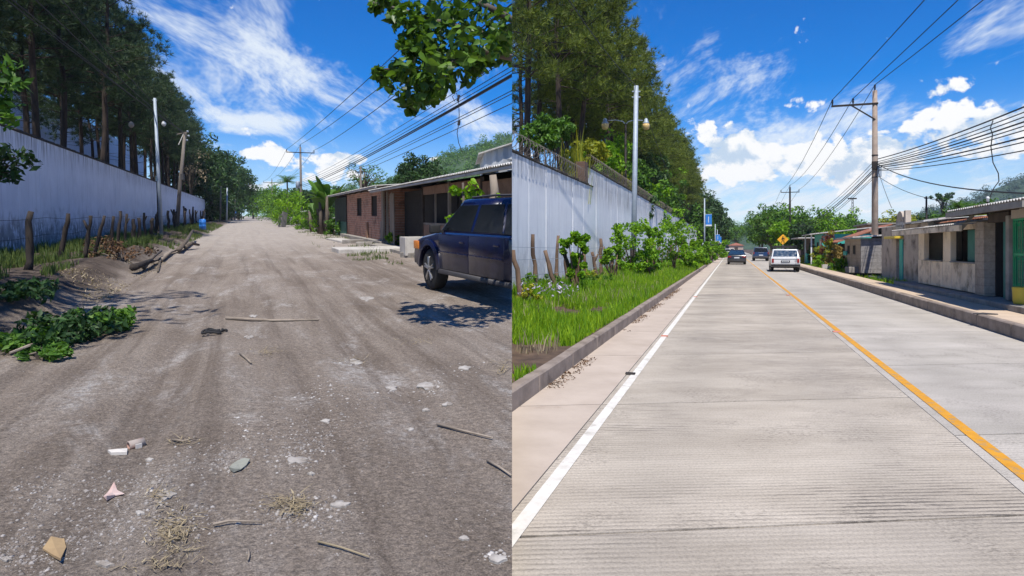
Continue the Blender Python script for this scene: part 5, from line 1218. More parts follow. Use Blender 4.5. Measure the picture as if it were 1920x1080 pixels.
# ================================================================== THINGS: paved street (right)
CUR = 'R'
cosR = math.cos(YAW['R'])
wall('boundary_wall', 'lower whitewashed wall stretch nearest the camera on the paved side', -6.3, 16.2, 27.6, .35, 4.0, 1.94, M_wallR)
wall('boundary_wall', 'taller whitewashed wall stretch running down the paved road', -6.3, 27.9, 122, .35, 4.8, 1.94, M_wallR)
t = thing('wall_pier', 'brown brick pier where the paved side wall steps up', 'pier', U(-6.36, 27.75, .3), RZ())
MB().bb(-.28, .02, -.16, .16, 0, 4.95).build('shaft', M_wallR, t, bevel=.01); MB().bb(-.36, .07, -.32, .26, 4.12, 5.02).build('cap', brick_material('pier_brick', (.16, .09, .06), (.12, .07, .05), (.10, .08, .07), 'y'), t, bevel=.01)
# razor wire coils
M_rwire = pmat('rusting_razor_wire', (.17, .15, .13), (.09, .07, .055), 6, .7, .2, bmp=0)
def coil(label, u, y0, y1, z, r, pitch):
    L = (y1 - y0); n = int(L/pitch*12); d = Vector((MS['R'], 1, 0)).normalized(); side = Vector((d.y, -d.x, 0)); pts = []
    for i in range(n+1):
        f = i/n; a = 2*math.pi*f*L/pitch; pts.append(U(u, y0 + f*L, z) + side*r*math.cos(a) + Vector((0, 0, r*math.sin(a))))
    o = tag(MB().tube(pts, .011, 4, False).build('razor_wire', M_rwire), label, 'razor wire', 'razor wire on the paved side wall')
    for y in np.arange(y0 + .5, y1, 3.0):
        MB().tube([U(u, y, z - r - .08), U(u, y, z + r + .15)], .02, 5).build('stake', M_dark, o)
coil('coil of razor wire along the top of the lower wall stretch', -6.38, 16.6, 27.4, 4.72, .27, .36)
coil('coil of razor wire along the top of the taller wall stretch', -6.38, 28.4, 66, 5.50, .26, .42)
# poles on the left of the paved road
b = G(1187, 514, .35); a = AT(1193, 161, b.y); t = thing('steel_pole', 'tall grey steel pole among the live fence posts of the paved side', 'pole', b)
MB().tube([(0, 0, -.3), a - b], [.135, .105], 14).build('shaft', M_galv, t, True); MB().tube([(0, -.02, 0), (0, -.02, 1.15)], .145, 14).build('dark_base', M_dark, t, True)
for z in (.97, .94): MB().tube([(a - b)*z + Vector((-.2, 0, 0)), (a - b)*z + Vector((.2, 0, 0))], .03, 6).build('clamp', M_galv, t)
c = AT(1173, 232, 39); t = thing('street_lamp', 'twin armed street lamp behind the paved side wall', 'street lamp', Vector((c.x, c.y, .3))); h = c.z - .3
MB().tube([(0, 0, -.2), (0, 0, h)], [.09, .07], 10).build('post', M_dark, t, True)
M_lampg = pmat('amber_lamp_glass', (.72, .52, .22), (.62, .42, .16), 4, .3, bmp=0)
for s in (-1, 1):
    arm = MB().tube([(0, 0, h - .05), (s*.18, 0, h + .14), (s*.6, 0, h + .22), (s*1.05, 0, h + .20)], [.035, .03, .028, .025], 7).build('arm', M_galv, t, True)
    hd = MB().lathe([(.05, .36), (.12, .30), (.13, .16), (.20, .10), (.21, .02)], 14, 'z', (s*1.25, 0, h - .03)).build('lamp_head', M_galv, t, True)
    MB().lathe([(.21, .015), (.22, -.1), (.18, -.28), (.10, -.33)], 14, 'z', (s*1.25, 0, h - .03)).build('lamp_shade', M_lampg, hd, True)
# thin guy wire across the pines
tag(MB().tube(wire_pts(AT(1060, -10, 20), a, .2, 10), .016, 4).build('guy_wire', M_wire), 'thin wire running down across the pines to the steel pole top', 'wire')
tag(MB().tube(wire_pts(a, U(-5.3, 72, 6.0), .5, 14), .016, 4).build('guy_wire', M_wire), 'thin wire sagging from the steel pole towards the banners', 'wire')
# banner poles
M_ban = pmat('blue_banner', (.02, .16, .52), (.03, .22, .60), 3, .6, bmp=.05)
for i, (px, pt, pb, Y, bx, by0, by1, bw) in enumerate(((1321, 372, 470, 72, 1330, 402, 424, 11), (1341, 420, 466, 110, 1351, 440, 453, 7), (1345, 430, 466, 128, 1356, 444, 456, 6))):
    p = AT(px, pt, Y); t = thing('banner_pole', 'pole with a blue banner beyond the live fence, %s from the camera' % ORD[i], 'banner', Vector((p.x, p.y, .3)), RZ(), 'banner poles')
    hh = p.z - .3; MB().tube([(0, 0, -.2), (0, 0, hh)], [.09, .07], 8).build('pole', M_galv, t, True)
    z1 = AT(bx, by0, Y).z - .3; z0 = AT(bx, by1, Y).z - .3; wd = bw*Y/FPX
    bn = MB().bb(.12, .12 + wd, -.02, .02, z0, z1).build('banner', M_ban, t); MB().bb(.12, .12 + wd, -.03, .03, z0, z0 + (z1-z0)*.12).build('banner_hem', M_white, bn)
    MB().bb(.12 + wd*.42, .12 + wd*.52, -.027, .027, z0 + (z1-z0)*.3, z0 + (z1-z0)*.8).build('banner_mark', M_white, bn)
    for z in (z0, z1): MB().tube([(0, 0, z), (.15 + wd, 0, z)], .025, 5).build('bracket', M_galv, t)
# live fence of rough posts
rp = [(962, 462, 982, 566, .065), (999, 436, 1005, 548, .062), (1022, 464, 1046, 550, .062), (1047, 438, 1043, 540, .055), (1057, 470, 1088, 545, .055), (1060, 465, 1062, 535, .055), (1095, 472, 1097, 532, .06), (1110, 470, 1122, 526, .06), (1126, 444, 1127, 520, .075), (1132, 460, 1142, 516, .045), (1145, 462, 1147, 512, .085), (1155, 468, 1158, 513, .05), (1162, 448, 1163, 512, .07)]
rg = random.Random(8)
for i in range(36):
    if i < len(rp): tx, ty, bx, by, r = rp[i]; b = G(bx, by + 3, .36); a_ = AT(tx, ty, b.y)
    else:
        y = 33.5 + (i - 13)*1.75 + rg.uniform(-.4, .4); b = U(-4.7 + rg.uniform(-.25, .25), y, .36); a_ = b + Vector((rg.uniform(-.25, .25), rg.uniform(-.2, .2), rg.uniform(1.2, 1.7))); r = rg.uniform(.05, .085)
    a_ = a_ - b; b.z = float(hgtR(b.x - MS['R']*b.y, b.y)) - .1
    tag(rough_post(MB(), (0, 0, 0), a_, r, rg, rg.random() < .18).build('fence_post', M_postr, smooth=True, loc=b), '%s rough fence post from the seam, along the paved side verge' % ORD[i], 'fence post', 'rough fence posts on the verge')
for k, z in enumerate((.55, .95, 1.25)):
    pts = [U(-5.05 + .012*(y-14), y, .36 + z + .02*math.sin(y*1.9)) for y in np.arange(14.5, 60, 2)]
    tag(MB().tube(pts, .006, 4).build('fence_wire', M_galv), '%s barbed wire strand along the paved side fence' % ('lowest', 'middle', 'top')[k], 'wire', 'paved side fence wires')
# sprouting shrubs of the live fence
sh = [(1082, 500, 17.4, .30, .34, 9), (1078, 462, 17.6, .42, .40, 14), (1150, 480, 25, .45, .5, 14), (1185, 462, 29, 1.0, 1.3, 30), (1222, 448, 33, .55, 1.0, 16), (1262, 452, 38, 1.35, 1.55, 38), (1290, 480, 42, .9, 1.2, 22), (1215, 490, 29, .6, .8, 16), (1335, 470, 70, 1.4, 1.3, 24), (1310, 478, 54, 1.0, 1.0, 20), (1350, 470, 90, 1.5, 1.5, 22)]
for i, (px, py, Y, rx, hh, n) in enumerate(sh):
    c = AT(px, py, Y); b = Vector((c.x, c.y, .36)); t = thing('fence_shrub', 'bright green shrub sprouting from the live fence, %s from the seam' % ORD[i], 'shrub', b, 0, 'sprouting live fence shrubs'); zc = c.z - .36
    cs, rs = crown_clumps(rx, rx, hh, n, 300 + i, zc, .3); cs[:, 2] = np.maximum(cs[:, 2], .15)
    mb = MB()
    for k in range(5): q = Vector(cs[k]); mb.tube([(random.uniform(-.15, .15), 0, -.1), q*.5, q], [.04, .03, .01], 5)
    mb.build('stem', M_postr, t, True); newobj('foliage', crown_mesh('foliage', cs, rs*.9, 62, .070 if Y < 40 else .12, M_leafb, 310 + i, shape='round'), t)
rg = random.Random(44)
for i in range(18):
    y = 10.4 + i*.75 + rg.uniform(-.2, .2); u_ = rg.uniform(-5.6, -4.1)
    p = U(u_, y, float(hgtR(u_, y)))
    if p.x > .25: bush('verge_weed', 'leafy weed clump on the paved side verge, %s from the seam' % ORD[i], p, rg.uniform(.22, .36), rg.uniform(.28, .5), (M_leafb, M_leafm, M_leafy)[i % 3], 600 + i, 14, 40, .035, 'weed clumps on the verge', 'weed')
# shrubs and cane behind the wall
vb = [(1020, 255, 26, .9, .6, M_leafm), (1050, 240, 27, .9, .5, M_leafm), (1120, 290, 33, 1.1, .9, M_leafy), (1150, 300, 36, 1.3, 1.0, M_leafb), (1190, 300, 40, 1.6, 1.4, M_leafb), (1220, 310, 44, 1.6, 1.4, M_leafm), (1200, 340, 42, 1.3, 1.0, M_leafy), (1255, 350, 52, 2.0, 2.2, M_leafm), (1280, 380, 60, 2.2, 2.4, M_leafb), (1300, 360, 70, 2.6, 3.6, M_leafm), (1318, 350, 88, 3.0, 4.6, M_leafb), (1305, 400, 80, 2.6, 3.0, M_leafm), (1240, 380, 50, 1.5, 1.5, M_leafd), (1270, 330, 62, 2.0, 2.0, M_leafd)]
for i, (px, py, Y, rx, hh, m_) in enumerate(vb):
    c = AT(px, py, Y)
    uw = c.x - MS['R']*c.y
    if uw > -6.9 - rx*.55: c = U(-6.9 - rx*.55, Y, c.z)
    b = Vector((c.x, c.y, .35)); t = thing('wall_shrub', 'leafy shrub showing above the paved side wall, %s from the seam' % ORD[i], 'shrub', b, 0, 'shrubs behind the paved side wall'); zc = c.z - .35
    cs, rs = crown_clumps(rx, rx, hh, 40, 330 + i, zc, .3); mb = MB()
    for k in range(6): q = Vector(cs[k*3]); mb.tube([(random.uniform(-.3, .3), 0, -.1), q*.5, q], [.05, .04, .01], 5)
    mb.build('stem', M_trunk, t, True); newobj('foliage', crown_mesh('foliage', cs, rs*.9, 46, .12 if Y < 50 else .2, m_, 350 + i), t)
P = [];
for i in range(260):
    c = AT(1075 + random.gauss(0, 14), 300, 28.5 + random.uniform(-1, 1)); P.append((c.x, c.y, 3.4 + random.random()*1.5))
t = thing('tall_cane', 'tall feathery cane grass behind the wall pier', 'cane', Vector((P[0][0], P[0][1], .3)))
blades('blade', [(x - P[0][0], y - P[0][1], z - .3) for x, y, z in P], .8, 2.2, .02, M_leafy, '', lean=.25, seed=31, parent=t)
MB().tube([(0, 0, 0), (0, 0, 3.4)], .1, 6).build('stem', M_trunk, t)
# dark trees where the road vanishes
for i, (u_, Y, h, rx, m_) in enumerate(((-7.5, 135, 13, 5, M_leafd), (-5.5, 150, 12.5, 5, M_leafd), (-8, 165, 15, 6, M_leafd), (-3.5, 190, 10, 5, M_leafm), (2.5, 330, 14, 9, M_leafm), (-6.5, 118, 8.5, 3.5, M_leafm))):
    broadleaf('broadleaf_tree', 'tree at the far end of the paved side wall, %s of the clump' % ORD[i], 'tree', U(u_, Y, .2), h, rx, h*.36, m_, 400 + i, 90, 54, .36, .35, 'trees at the end of the paved side wall')
# trees right of the far road
ft = [(6.2, 100, 7.2, 2.6, M_leafm), (7.6, 112, 8.8, 3.6, M_leafm), (9.8, 106, 8.0, 3.6, M_leafb), (12.5, 102, 7.5, 3.4, M_leafm), (15, 100, 7.2, 3.4, M_leafb), (18, 108, 6.6, 3.6, M_leafm), (6.0, 125, 9.0, 3.0, M_leafm), (6.5, 150, 9, 3.5, M_leafm), (21, 118, 6.8, 4, M_leafm), (26, 122, 6.4, 4.5, M_leafb), (32, 130, 6.8, 5, M_leafm), (22, 85, 5.6, 3.2, M_leafy), (26, 84, 5.8, 2.8, M_leafd), (24, 70, 5.3, 2.6, M_leafm), (29, 76, 5.6, 2.8, M_leafy), (38, 140, 8.0, 6, M_leafd), (46, 150, 9, 6, M_leafm), (27.5, 62, 5.6, 2.2, M_leafd), (7.4, 92, 5.2, 2.0, M_leafb), (9.2, 84, 4.4, 1.7, M_leafd)]
for i, (u_, Y, h, rx, m_) in enumerate(ft):
    broadleaf('roadside_tree', 'leafy tree among those right of the far paved road, %s in depth order' % ORD[i], 'tree', U(u_, Y, .15), h, rx, h*.38, m_, 420 + i, 64, 46, .24, .22, 'trees right of the far paved road', trunkfrac=.3)
palm('coconut palm standing above the house roofs on the right', U(19.6, 55, .2), 5.0, 16, 1.7, 12, M_leafm)
broadleaf('round_tree', 'round tree above the roofs left of the palm', 'tree', U(31, 80, .2), 7.4, 4.2, 2.6, M_leafm, 460, 60, 46, .26, .2)
broadleaf('umbrella_tree', 'small flat topped tree on the skyline left of the palm', 'tree', U(49.5, 150, 2), 12.5, 2.0, .9, M_leafd, 461, 20, 40, .32, .2, trunkfrac=.7)
# hills
M_hillleaf = leafmat('haze_tinted_woodland', (.022, .055, .040), (.060, .12, .075), .2)  # blue of the distance haze is put into the leaf colour
M_hillR = pmat('far_hill_scrub', (.045, .085, .040), (.022, .050, .026), .05, .95, bmp=.4, bscale=.3, dirt=(.08, .11, .05), dscale=.03)
hl, HV = hill('hill', 'long wooded hill beyond the roofs on the paved side', [(1560, 440), (1640, 425), (1720, 404), (1765, 390), (1800, 380), (1830, 372), (1860, 356), (1890, 345), (1920, 333), (1960, 322)], 760, 260, 9, mat=M_hillR)
rg = np.random.RandomState(15); keep = HV[:60*16]; idx = rg.randint(0, len(keep), 700); cs = keep[idx] + rg.randn(700, 3)*np.array([7, 8, .6]); cs[:, 2] += 1.0
tag(newobj('hill_forest', crown_mesh('hill_forest', cs, rg.uniform(4, 6.5, 700), 66, 1.05, M_hillleaf, 18)), 'woodland covering the long hill on the paved side', 'forest', kind='stuff')
hl2, _ = hill('hill', 'distant hill where the paved road vanishes', [(1330, 455), (1370, 430), (1400, 418), (1440, 424), (1500, 432), (1560, 436), (1640, 440)], 700, 160, 19, mat=M_hillR)
# lattice mast on the skyline
c = AT(1598, 371, 240); t = thing('radio_mast', 'thin lattice mast far off on the skyline', 'mast', Vector((c.x, c.y, 0))); hh = c.z; mb = MB()
for x, y in ((-.5, -.4), (.5, -.4), (0, .5)): mb.tube([(x*1.6, y*1.6, 0), (x*.5, y*.5, hh)], .09, 5)
mb.build('leg', M_dark, t); mb = MB()
for k in range(16):
    z = hh*k/16; f = 1.6 - 1.1*k/16; mb.beam((-.5*f, -.4*f, z), (.5*f, -.4*f, z + hh/16), .07); mb.beam((.5*f, -.4*f, z), (0, .5*f, z + hh/16), .07)
mb.build('lattice', M_dark, t); MB().bb(-1.6, 1.6, -.2, .2, hh - .5, hh).build('antenna', M_dark, t)

# --- utility poles and wires
PRa, iA = util_pole('utility_pole', 'tall brown concrete utility pole with one sided cross arm above the houses', U(8.5, 38, .2), 10.75, (-2.35, .15), M_cpole, False, 1)
MB().box((-.05, -.2, 6.25), (.3, .12, .45)).build('cable_clamp', M_dark, PRa, bevel=.02); MB().box((.2, -.2, 5.9), (.22, .16, .6)).build('junction_box', M_galv, PRa, bevel=.03)
for z in (6.9, 6.5, 5.6): MB().lathe([(.175, -.03), (.175, .03)], 12, 'z', (0, 0, z)).build('band', M_dark, PRa)
PRb, iB = util_pole('utility_pole', 'dark utility pole with cross arm above the far trees of the paved road', U(9.1, 100, .2), 10.9, (-1.35, 1.35), M_dark)
for i, (px, py) in enumerate(((1728, 0), (1790, 0), (1836, 0))):
    a_ = iA[(0, 1, 2)[i]]; b_ = AT(px, py, 24); nx = a_ + (b_ - a_)*2.2
    tag(MB().tube(wire_pts(a_, nx, .12, 14), .020, 5).build('power_line', M_wire), 'power line rising from the one sided cross arm to the picture top, %s' % ('left', 'middle', 'right')[i], 'wire', 'right power lines')
    tag(MB().tube(wire_pts(a_, iB[(0, 2, 1)[i]], .9, 18), .020, 5).build('power_line', M_wire), 'power line between the two poles of the paved road, %s of three' % ('left', 'middle', 'right')[i], 'wire', 'right power lines')
    tag(MB().tube(wire_pts(iB[(0, 2, 1)[i]], U(8.5 + i, 190, 8), .9, 10), .02, 4).build('power_line', M_wire), '%s thin power line beyond the far pole of the paved road' % ('left', 'middle', 'right')[i], 'wire', 'farthest right power lines')
hub = lambda py, dx=0: AT(1646 + dx, py, 38)
bd = [(298, 186), (303, 196), (306, 205), (308, 214), (311, 222), (312, 230), (314, 243), (318, 252), (320, 268)]
for i, (y0_, y1_) in enumerate(bd):
    a_ = hub(y0_); b_ = AT(1920, y1_, 18.6); nx = a_ + (b_ - a_)*1.5
    tag(MB().tube(wire_pts(a_, nx, .25, 18), .018 if i % 3 else .026, 5).build('telephone_cable', M_wire), 'telephone cable fanning from the brown pole to the right edge, %s from the top' % ORD[i], 'wire', 'right telephone cables')
ld = [(303, 408), (310, 411), (318, 413), (322, 414), (330, 416), (334, 419)]
for i, (y0_, y1_) in enumerate(ld):
    a_ = hub(y0_, -8); b_ = U(9.0 - i*.1, 100, 5.6 - .18*i)
    tag(MB().tube(wire_pts(a_, b_, 1.15 + .06*i, 18), .030 if i in (2, 3) else .016, 5).build('telephone_cable', M_wire), 'telephone cable sagging from the brown pole to the far pole, %s from the top' % ORD[i], 'wire', 'far telephone cables')
tag(MB().tube(wire_pts(hub(308), AT(1930, 363, 15), .35, 14), .022, 5).build('service_drop', M_wire), 'dark cable sweeping down from the brown pole to the near house roof', 'wire')
tag(MB().tube(wire_pts(hub(330), AT(1760, 376, 26), .2, 12), .014, 4).build('service_drop', M_wire), 'thin cable dropping from the brown pole to the thin roof pole', 'wire')
tag(MB().tube(wire_pts(hub(318), AT(1672, 390, 30), .1, 8), .012, 4).build('service_drop', M_wire), 'thin cable dropping steeply from the brown pole to the grey wall', 'wire')
pts = [AT(x, y, 21) for x, y in ((1862, 226), (1857, 240), (1861, 252), (1858, 275), (1862, 305), (1872, 325), (1873, 340), (1864, 352), (1855, 372))]
tag(MB().tube(pts, .016, 5).build('dangling_wire', M_wire), 'curled loose wire dangling from the cables on the paved side', 'wire')
# pedestrian sign
c = AT(1468, 449, 62); t = thing('pedestrian_sign', 'yellow diamond pedestrian warning sign above the white wagon', 'sign', Vector((c.x, c.y, .25)), -math.atan(508/FPX)); h = c.z - .25
MB().tube([(0, .03, -.2), (0, .03, h + .3)], .035, 8).build('post', M_galv, t, True)
M_sign = pmat('sign_yellow', (.85, .42, .02), (.78, .36, .02), 3, .5, bmp=0); M_ink = pmat('sign_black', (.015, .013, .012), None, 3, .6, bmp=0)
s = .52; bd_ = MB().prism([(-s, h), (0, h - s), (s, h), (0, h + s)], -.012, .012, 'xz').build('board', M_sign, t, bevel=.004)
mb = MB(); y0_, y1_ = -.02, -.013
mb.prism([(.055*math.cos(a), h + .25 + .055*math.sin(a)) for a in np.linspace(0, 6.28, 11)[:-1]], y0_, y1_, 'xz')
for pl in ([(-.06, h + .18), (.06, h + .18), (.05, h - .05), (-.06, h - .05)], [(-.06, h - .04), (.0, h - .04), (-.09, h - .32), (-.16, h - .30)], [(.0, h - .04), (.055, h - .04), (.15, h - .30), (.08, h - .33)], [(-.06, h + .17), (-.04, h + .10), (-.15, h - .04), (-.18, h - .01)], [(.06, h + .17), (.04, h + .09), (.16, h + .0), (.18, h + .04)]): mb.prism(pl, y0_, y1_, 'xz')
mb.build('walking_figure', M_ink, bd_)
# --- vehicles
q = G(1474, 510)
wg = car('station_wagon', 'boxy white station wagon with roof rack and blue rear window driving away', q + Vector((MS['R'], 1, 0))*2.0, RZ() - .02, M_carw, .90, -2.15, 2.1, (-1.35, 1.25), .32, .34,
         [(2.1, .72), (1.95, .90), (.95, .98), (-2.15, 1.0)], (.95, .35, -1.75, -2.08, .96, 1.52, .14), M_bglass, 4, .19, .05)
T = wg['root']; pane = wg['pane']
for sgn in (-1, 1):
    pane([(.72, 1.02), (.32, 1.43), (-.30, 1.43), (-.28, 1.02)], sgn); pane([(-.36, 1.02), (-.36, 1.43), (-1.0, 1.43), (-1.05, 1.02)], sgn); pane([(-1.12, 1.02), (-1.07, 1.43), (-1.68, 1.43), (-1.85, 1.02)], sgn)
    MB().bb(sgn*.78 - .065, sgn*.78 + .065, -2.185, -2.12, .62, .88).build('tail_light', M_red, T, True, .012)
    MB().bb(sgn*.70 - .08, sgn*.70 + .08, 2.08, 2.125, .60, .76).build('headlight', M_lens, T)
    MB().box((sgn*.96, .72, 1.06), (.14, .10, .12)).build('mirror', M_black, T, True, .03)
MB().bb(-.90, .90, -2.26, -2.14, .36, .52).build('bumper', M_black, T, True, .03); MB().bb(-.9, .9, 2.1, 2.22, .36, .50).build('bumper', M_black, T, True, .03)
pl = MB().bb(-.27, .27, -2.185, -2.165, .64, .77).build('number_plate', M_black, T); MB().bb(-.21, .21, -2.192, -2.186, .66, .75).build('plate_face', M_plate, pl)
for k in range(6): MB().bb(-.17 + k*.06, -.135 + k*.06, -2.196, -2.193, .675, .735).build('plate_mark', M_ink, pl)
MB().bb(-.82, .82, -2.168, -2.155, .842, .856).build('tailgate_seam', M_trim, T); MB().bb(.55, .72, -2.168, -2.157, .74, .76).build('badge', M_trim, T)
rk = MB()
for x in (-.72, .72): rk.tube([(x, .3, 1.64), (x, -1.7, 1.64)], .022, 6)
for y in (.3, -.35, -1.0, -1.7): rk.tube([(-.74, y, 1.63), (.74, y, 1.63)], .022, 6); rk.bb(-.74, -.70, y - .02, y + .02, 1.5, 1.63); rk.bb(.70, .74, y - .02, y + .02, 1.5, 1.63)
rk.tube([(-.78, -1.72, 1.72), (.78, -1.72, 1.72)], .03, 6); rk.tube([(-.78, .32, 1.72), (.78, .32, 1.72)], .03, 6)
rk.build('roof_rack', M_black, T); MB().bb(-.6, .5, -1.5, .1, 1.645, 1.70).build('rack_load', M_trim, T)
q = G(1381.5, 496)
sd = car('sedan', 'black sedan driving away in the left lane', q + Vector((MS['R'], 1, 0))*2.1, RZ(), M_carb, .86, -2.2, 2.2, (-1.35, 1.35), .31, .24,
         [(2.22, .6), (2.0, .78), (.95, .92), (-1.35, .96), (-2.12, .93), (-2.2, .8)], (1.1, .35, -.9, -1.65, .90, 1.42, .24), M_bglass, 5, .2, .06)
T = sd['root']; pane = sd['pane']
for sgn in (-1, 1):
    pane([(.85, .96), (.35, 1.35), (-.22, 1.35), (-.2, .96)], sgn); pane([(-.28, .96), (-.28, 1.35), (-.85, 1.35), (-1.25, .96)], sgn)
    MB().bb(sgn*.66 - .15, sgn*.66 + .15, -2.235, -2.15, .68, .82).build('tail_light', M_red, T, True, .02)
MB().bb(-.8, .8, -2.26, -2.18, .28, .48).build('bumper', M_carb, T, True, .04); MB().bb(-.24, .24, -2.222, -2.19, .60, .72).build('number_plate', M_plate, T)
q = G(1427, 489.5)
sv = car('suv', 'dark blue sport utility car parked by the right kerb ahead of the wagon', q + Vector((MS['R'], 1, 0))*2.1, RZ(), M_suv, .90, -2.15, 2.15, (-1.3, 1.35), .36, .36,
         [(2.18, .75), (2.0, .95), (1.0, 1.05), (-2.12, 1.08)], (1.1, .45, -1.85, -2.1, 1.04, 1.68, .16), M_glass, 5, .24, .06)
T = sv['root']; pane = sv['pane']
for sgn in (-1, 1):
    pane([(.85, 1.12), (.45, 1.6), (-.25, 1.6), (-.25, 1.12)], sgn); pane([(-.32, 1.12), (-.32, 1.6), (-1.0, 1.6), (-1.05, 1.12)], sgn)
    MB().bb(sgn*.82 - .06, sgn*.82 + .06, -2.19, -2.10, .85, 1.1).build('tail_light', M_red, T, True, .02)
MB().bb(-.85, .85, -2.24, -2.12, .40, .58).build('bumper', M_trim, T, True, .04); MB().bb(-.24, .24, -2.178, -2.14, .66, .78).build('number_plate', M_plate, T); MB().bb(-.3, .3, -2.17, -2.13, 1.0, 1.04).build('handle_bar', M_chrome, T)
for i, (px, py, Y, m_) in enumerate(((1362, 481, 120, M_carw), (1371, 477, 160, M_carw))):
    p = U((px - 1372)/FPX*Y, Y, 0.0); car('far_car', ['far pale oncoming car in the left lane ahead of the sedan', 'farthest pale car before the vanishing point'][i], p, RZ() + math.pi, m_, .88, -2.1, 2.1, (-1.3, 1.3), .32, .26, [(2.1, .6), (1.9, .8), (.95, .95), (-2.1, .96)], (1.05, .35, -1.2, -1.75, .93, 1.45, .2), M_glass, 5)
M_plasg_ = pmat('far_tan_plaster', (.42, .33, .27), (.32, .25, .2), 2, .9)
p = U(1.6, 230, 0); t = thing('far_house', 'far reddish roofed house at the end of the paved road', 'house', p, RZ())
MB().bb(-2.4, 2.4, 0, 6, 0, 2.5).build('wall', M_plasg_, t); MB().prism([(-2.9, 2.5), (2.9, 2.5), (0, 3.5)], -.4, 6.4, 'xz').build('roof', M_pipeclay, t); MB().bb(-.6, .6, -.04, -.003, 0, 1.9).build('door', M_woodd, t)
# --- near house on the right: shop front with shutters
M_plas = pmat('tan_plaster', (.84, .70, .52), (.72, .58, .42), 2.2, .92, bmp=.3, bscale=25, dirt=(.20, .145, .10), dlo=.46, dhi=.70)
M_plasg = pmat('grey_plaster', (.52, .44, .36), (.40, .335, .275), 1.8, .93, bmp=.35, bscale=22, dirt=(.10, .08, .07), dlo=.5, dhi=.72)
M_teal = pmat('dark_teal_sheet', (.030, .19, .155), (.022, .14, .115), 3, .6, bmp=.15)
M_turq = pmat('turquoise_paint', (.06, .46, .37), (.05, .38, .31), 3, .65, bmp=.15, dirt=(.12, .25, .2))
M_grn = pmat('bright_green_ironwork', (.02, .36, .14), (.02, .28, .11), 5, .5, bmp=.05)
M_redsheet = pmat('red_oxide_sheet', (.36, .14, .07), (.27, .10, .055), 2, .75, bmp=.2, dirt=(.42, .30, .2))
M_yel = pmat('yellow_plastic', (.70, .52, .06), (.62, .45, .05), 3, .5, bmp=.05)
UF = 6.4; YF = 10.5
h1 = thing('shop_house', 'tan plastered shop house with dark window bays and green grille door at the right edge', 'house', U(UF, YF, .25), RZ())
def hy(px, u=UF): return (Yat(u, px) - YF)/cosR
def pl(a, b, z0, z1, mat, name, x0=0., x1=.15, parent=None, bev=.008): return MB().bb(x0, x1, min(hy(a), hy(b)), max(hy(a), hy(b)), z0, z1).build(name, mat, parent or h1, bevel=bev, seg=1)
for a, b in ((1722, 1745), (1745.6, 1767), (1767.6, 1783), (1783.6, 1822), (1822.8, 1831)): pl(a, b, .16, .95, M_plas, 'wall_panel', -.01 + .006*(a % 2), .13)
pl(1722, 1732.5, .955, 1.85, M_plas, 'pilaster'); pl(1768, 1782, .955, 1.85, M_plas, 'pilaster'); pl(1832, 1849, .14, 2.02, M_blocky, 'column', -.05, .2)
pl(1889, 1895, .14, 2.1, M_conc, 'post', -.04, .1)
pl(1722, 1831, 1.86, 2.0, M_plas, 'lintel')
pl(1733, 1767.5, .97, 1.85, M_void, 'window_void', .5, .52); pl(1782.5, 1831, .97, 1.85, M_void, 'window_void', .72, .74)
sh_ = pl(1800, 1831, .97, 1.85, M_teal, 'shutter', .18, .21); pl(1734, 1767, .93, .97, M_conc, 'window_sill', -.04, .16); pl(1783, 1831, .93, .97, M_conc, 'window_sill', -.04, .16)
pl(1850, 1866, .0, 2.0, M_block, 'side_reveal', .55, .6); pl(1866, 1889, .0, 2.0, M_teal, 'door', .16, .20); pl(1850, 1889, 1.98, 2.2, M_woodd, 'lintel', .02, .2)
pl(1895.5, 1990, 2.02, 2.25, M_plasg, 'lintel'); pl(1895.5, 1990, -.1, 2.02, M_void, 'door_void', .6, .62); pl(1895.5, 1990, -.1, .42, M_teal, 'door_panel', .06, .10)
# wrought grille door
gy0, gy1 = hy(1926), hy(1897); gt_ = MB().bb(.02, .05, gy1 - .04, gy1, .2, 2.0).bb(.02, .05, gy0, gy0 + .04, .2, 2.0).bb(.02, .05, gy0, gy1, 1.97, 2.01).bb(.02, .05, gy0, gy1, .42, .46).bb(.02, .05, gy0, gy1, 1.18, 1.23).build('grille_door', M_grn, h1)
nb = 7
for k in range(1, nb):
    y = gy0 + (gy1 - gy0)*k/nb; MB().bb(.028, .044, y - .011, y + .011, .46, 1.97).build('bar', M_grn, gt_)
for k in range(3):
    yc = gy0 + (gy1 - gy0)*(k + .5)/3
    for zc in (.82, 1.58):
        rr_ = .10
        for dz, a0, a1 in ((.26, 0, math.pi), (-.26, math.pi, 2*math.pi)):
            MB().tube([(.03, yc + rr_*math.cos(a), zc + dz + rr_*math.sin(a)) for a in np.linspace(a0, a1, 8)], .012, 5).build('scroll', M_grn, gt_)
MB().bb(-.42, .3, hy(1990), hy(1700), -.25, .13).build('plinth', M_conc, h1, bevel=.02)
MB().bb(3.3, 3.5, hy(1990), hy(1700), 0, 2.6).build('rear_wall', M_plasg, h1); MB().bb(0.16, 3.3, hy(1722) - .15, hy(1722), 0, 2.1).build('end_wall', M_plasg, h1); MB().bb(.2, 3.3, hy(1850), hy(1850) + .12, 0, 2.2).build('partition', M_void, h1)
MB().bb(.16, 3.3, hy(1990), hy(1722), -.1, .12).build('floor', M_conc, h1)
corrugate(MB(), 'y', hy(1836), hy(1696), .15, .022, -.42, 3.4, 1.99, 2.42).build('lower_roof', M_concl, h1)
MB().bb(-.44, -.38, hy(1836), hy(1698), 1.80, 1.95).build('fascia', M_plas, h1)
corrugate(MB(), 'y', hy(1812), hy(1700), .15, .02, .9, 3.5, 2.24, 2.62).build('rusty_roof', M_redsheet, h1)
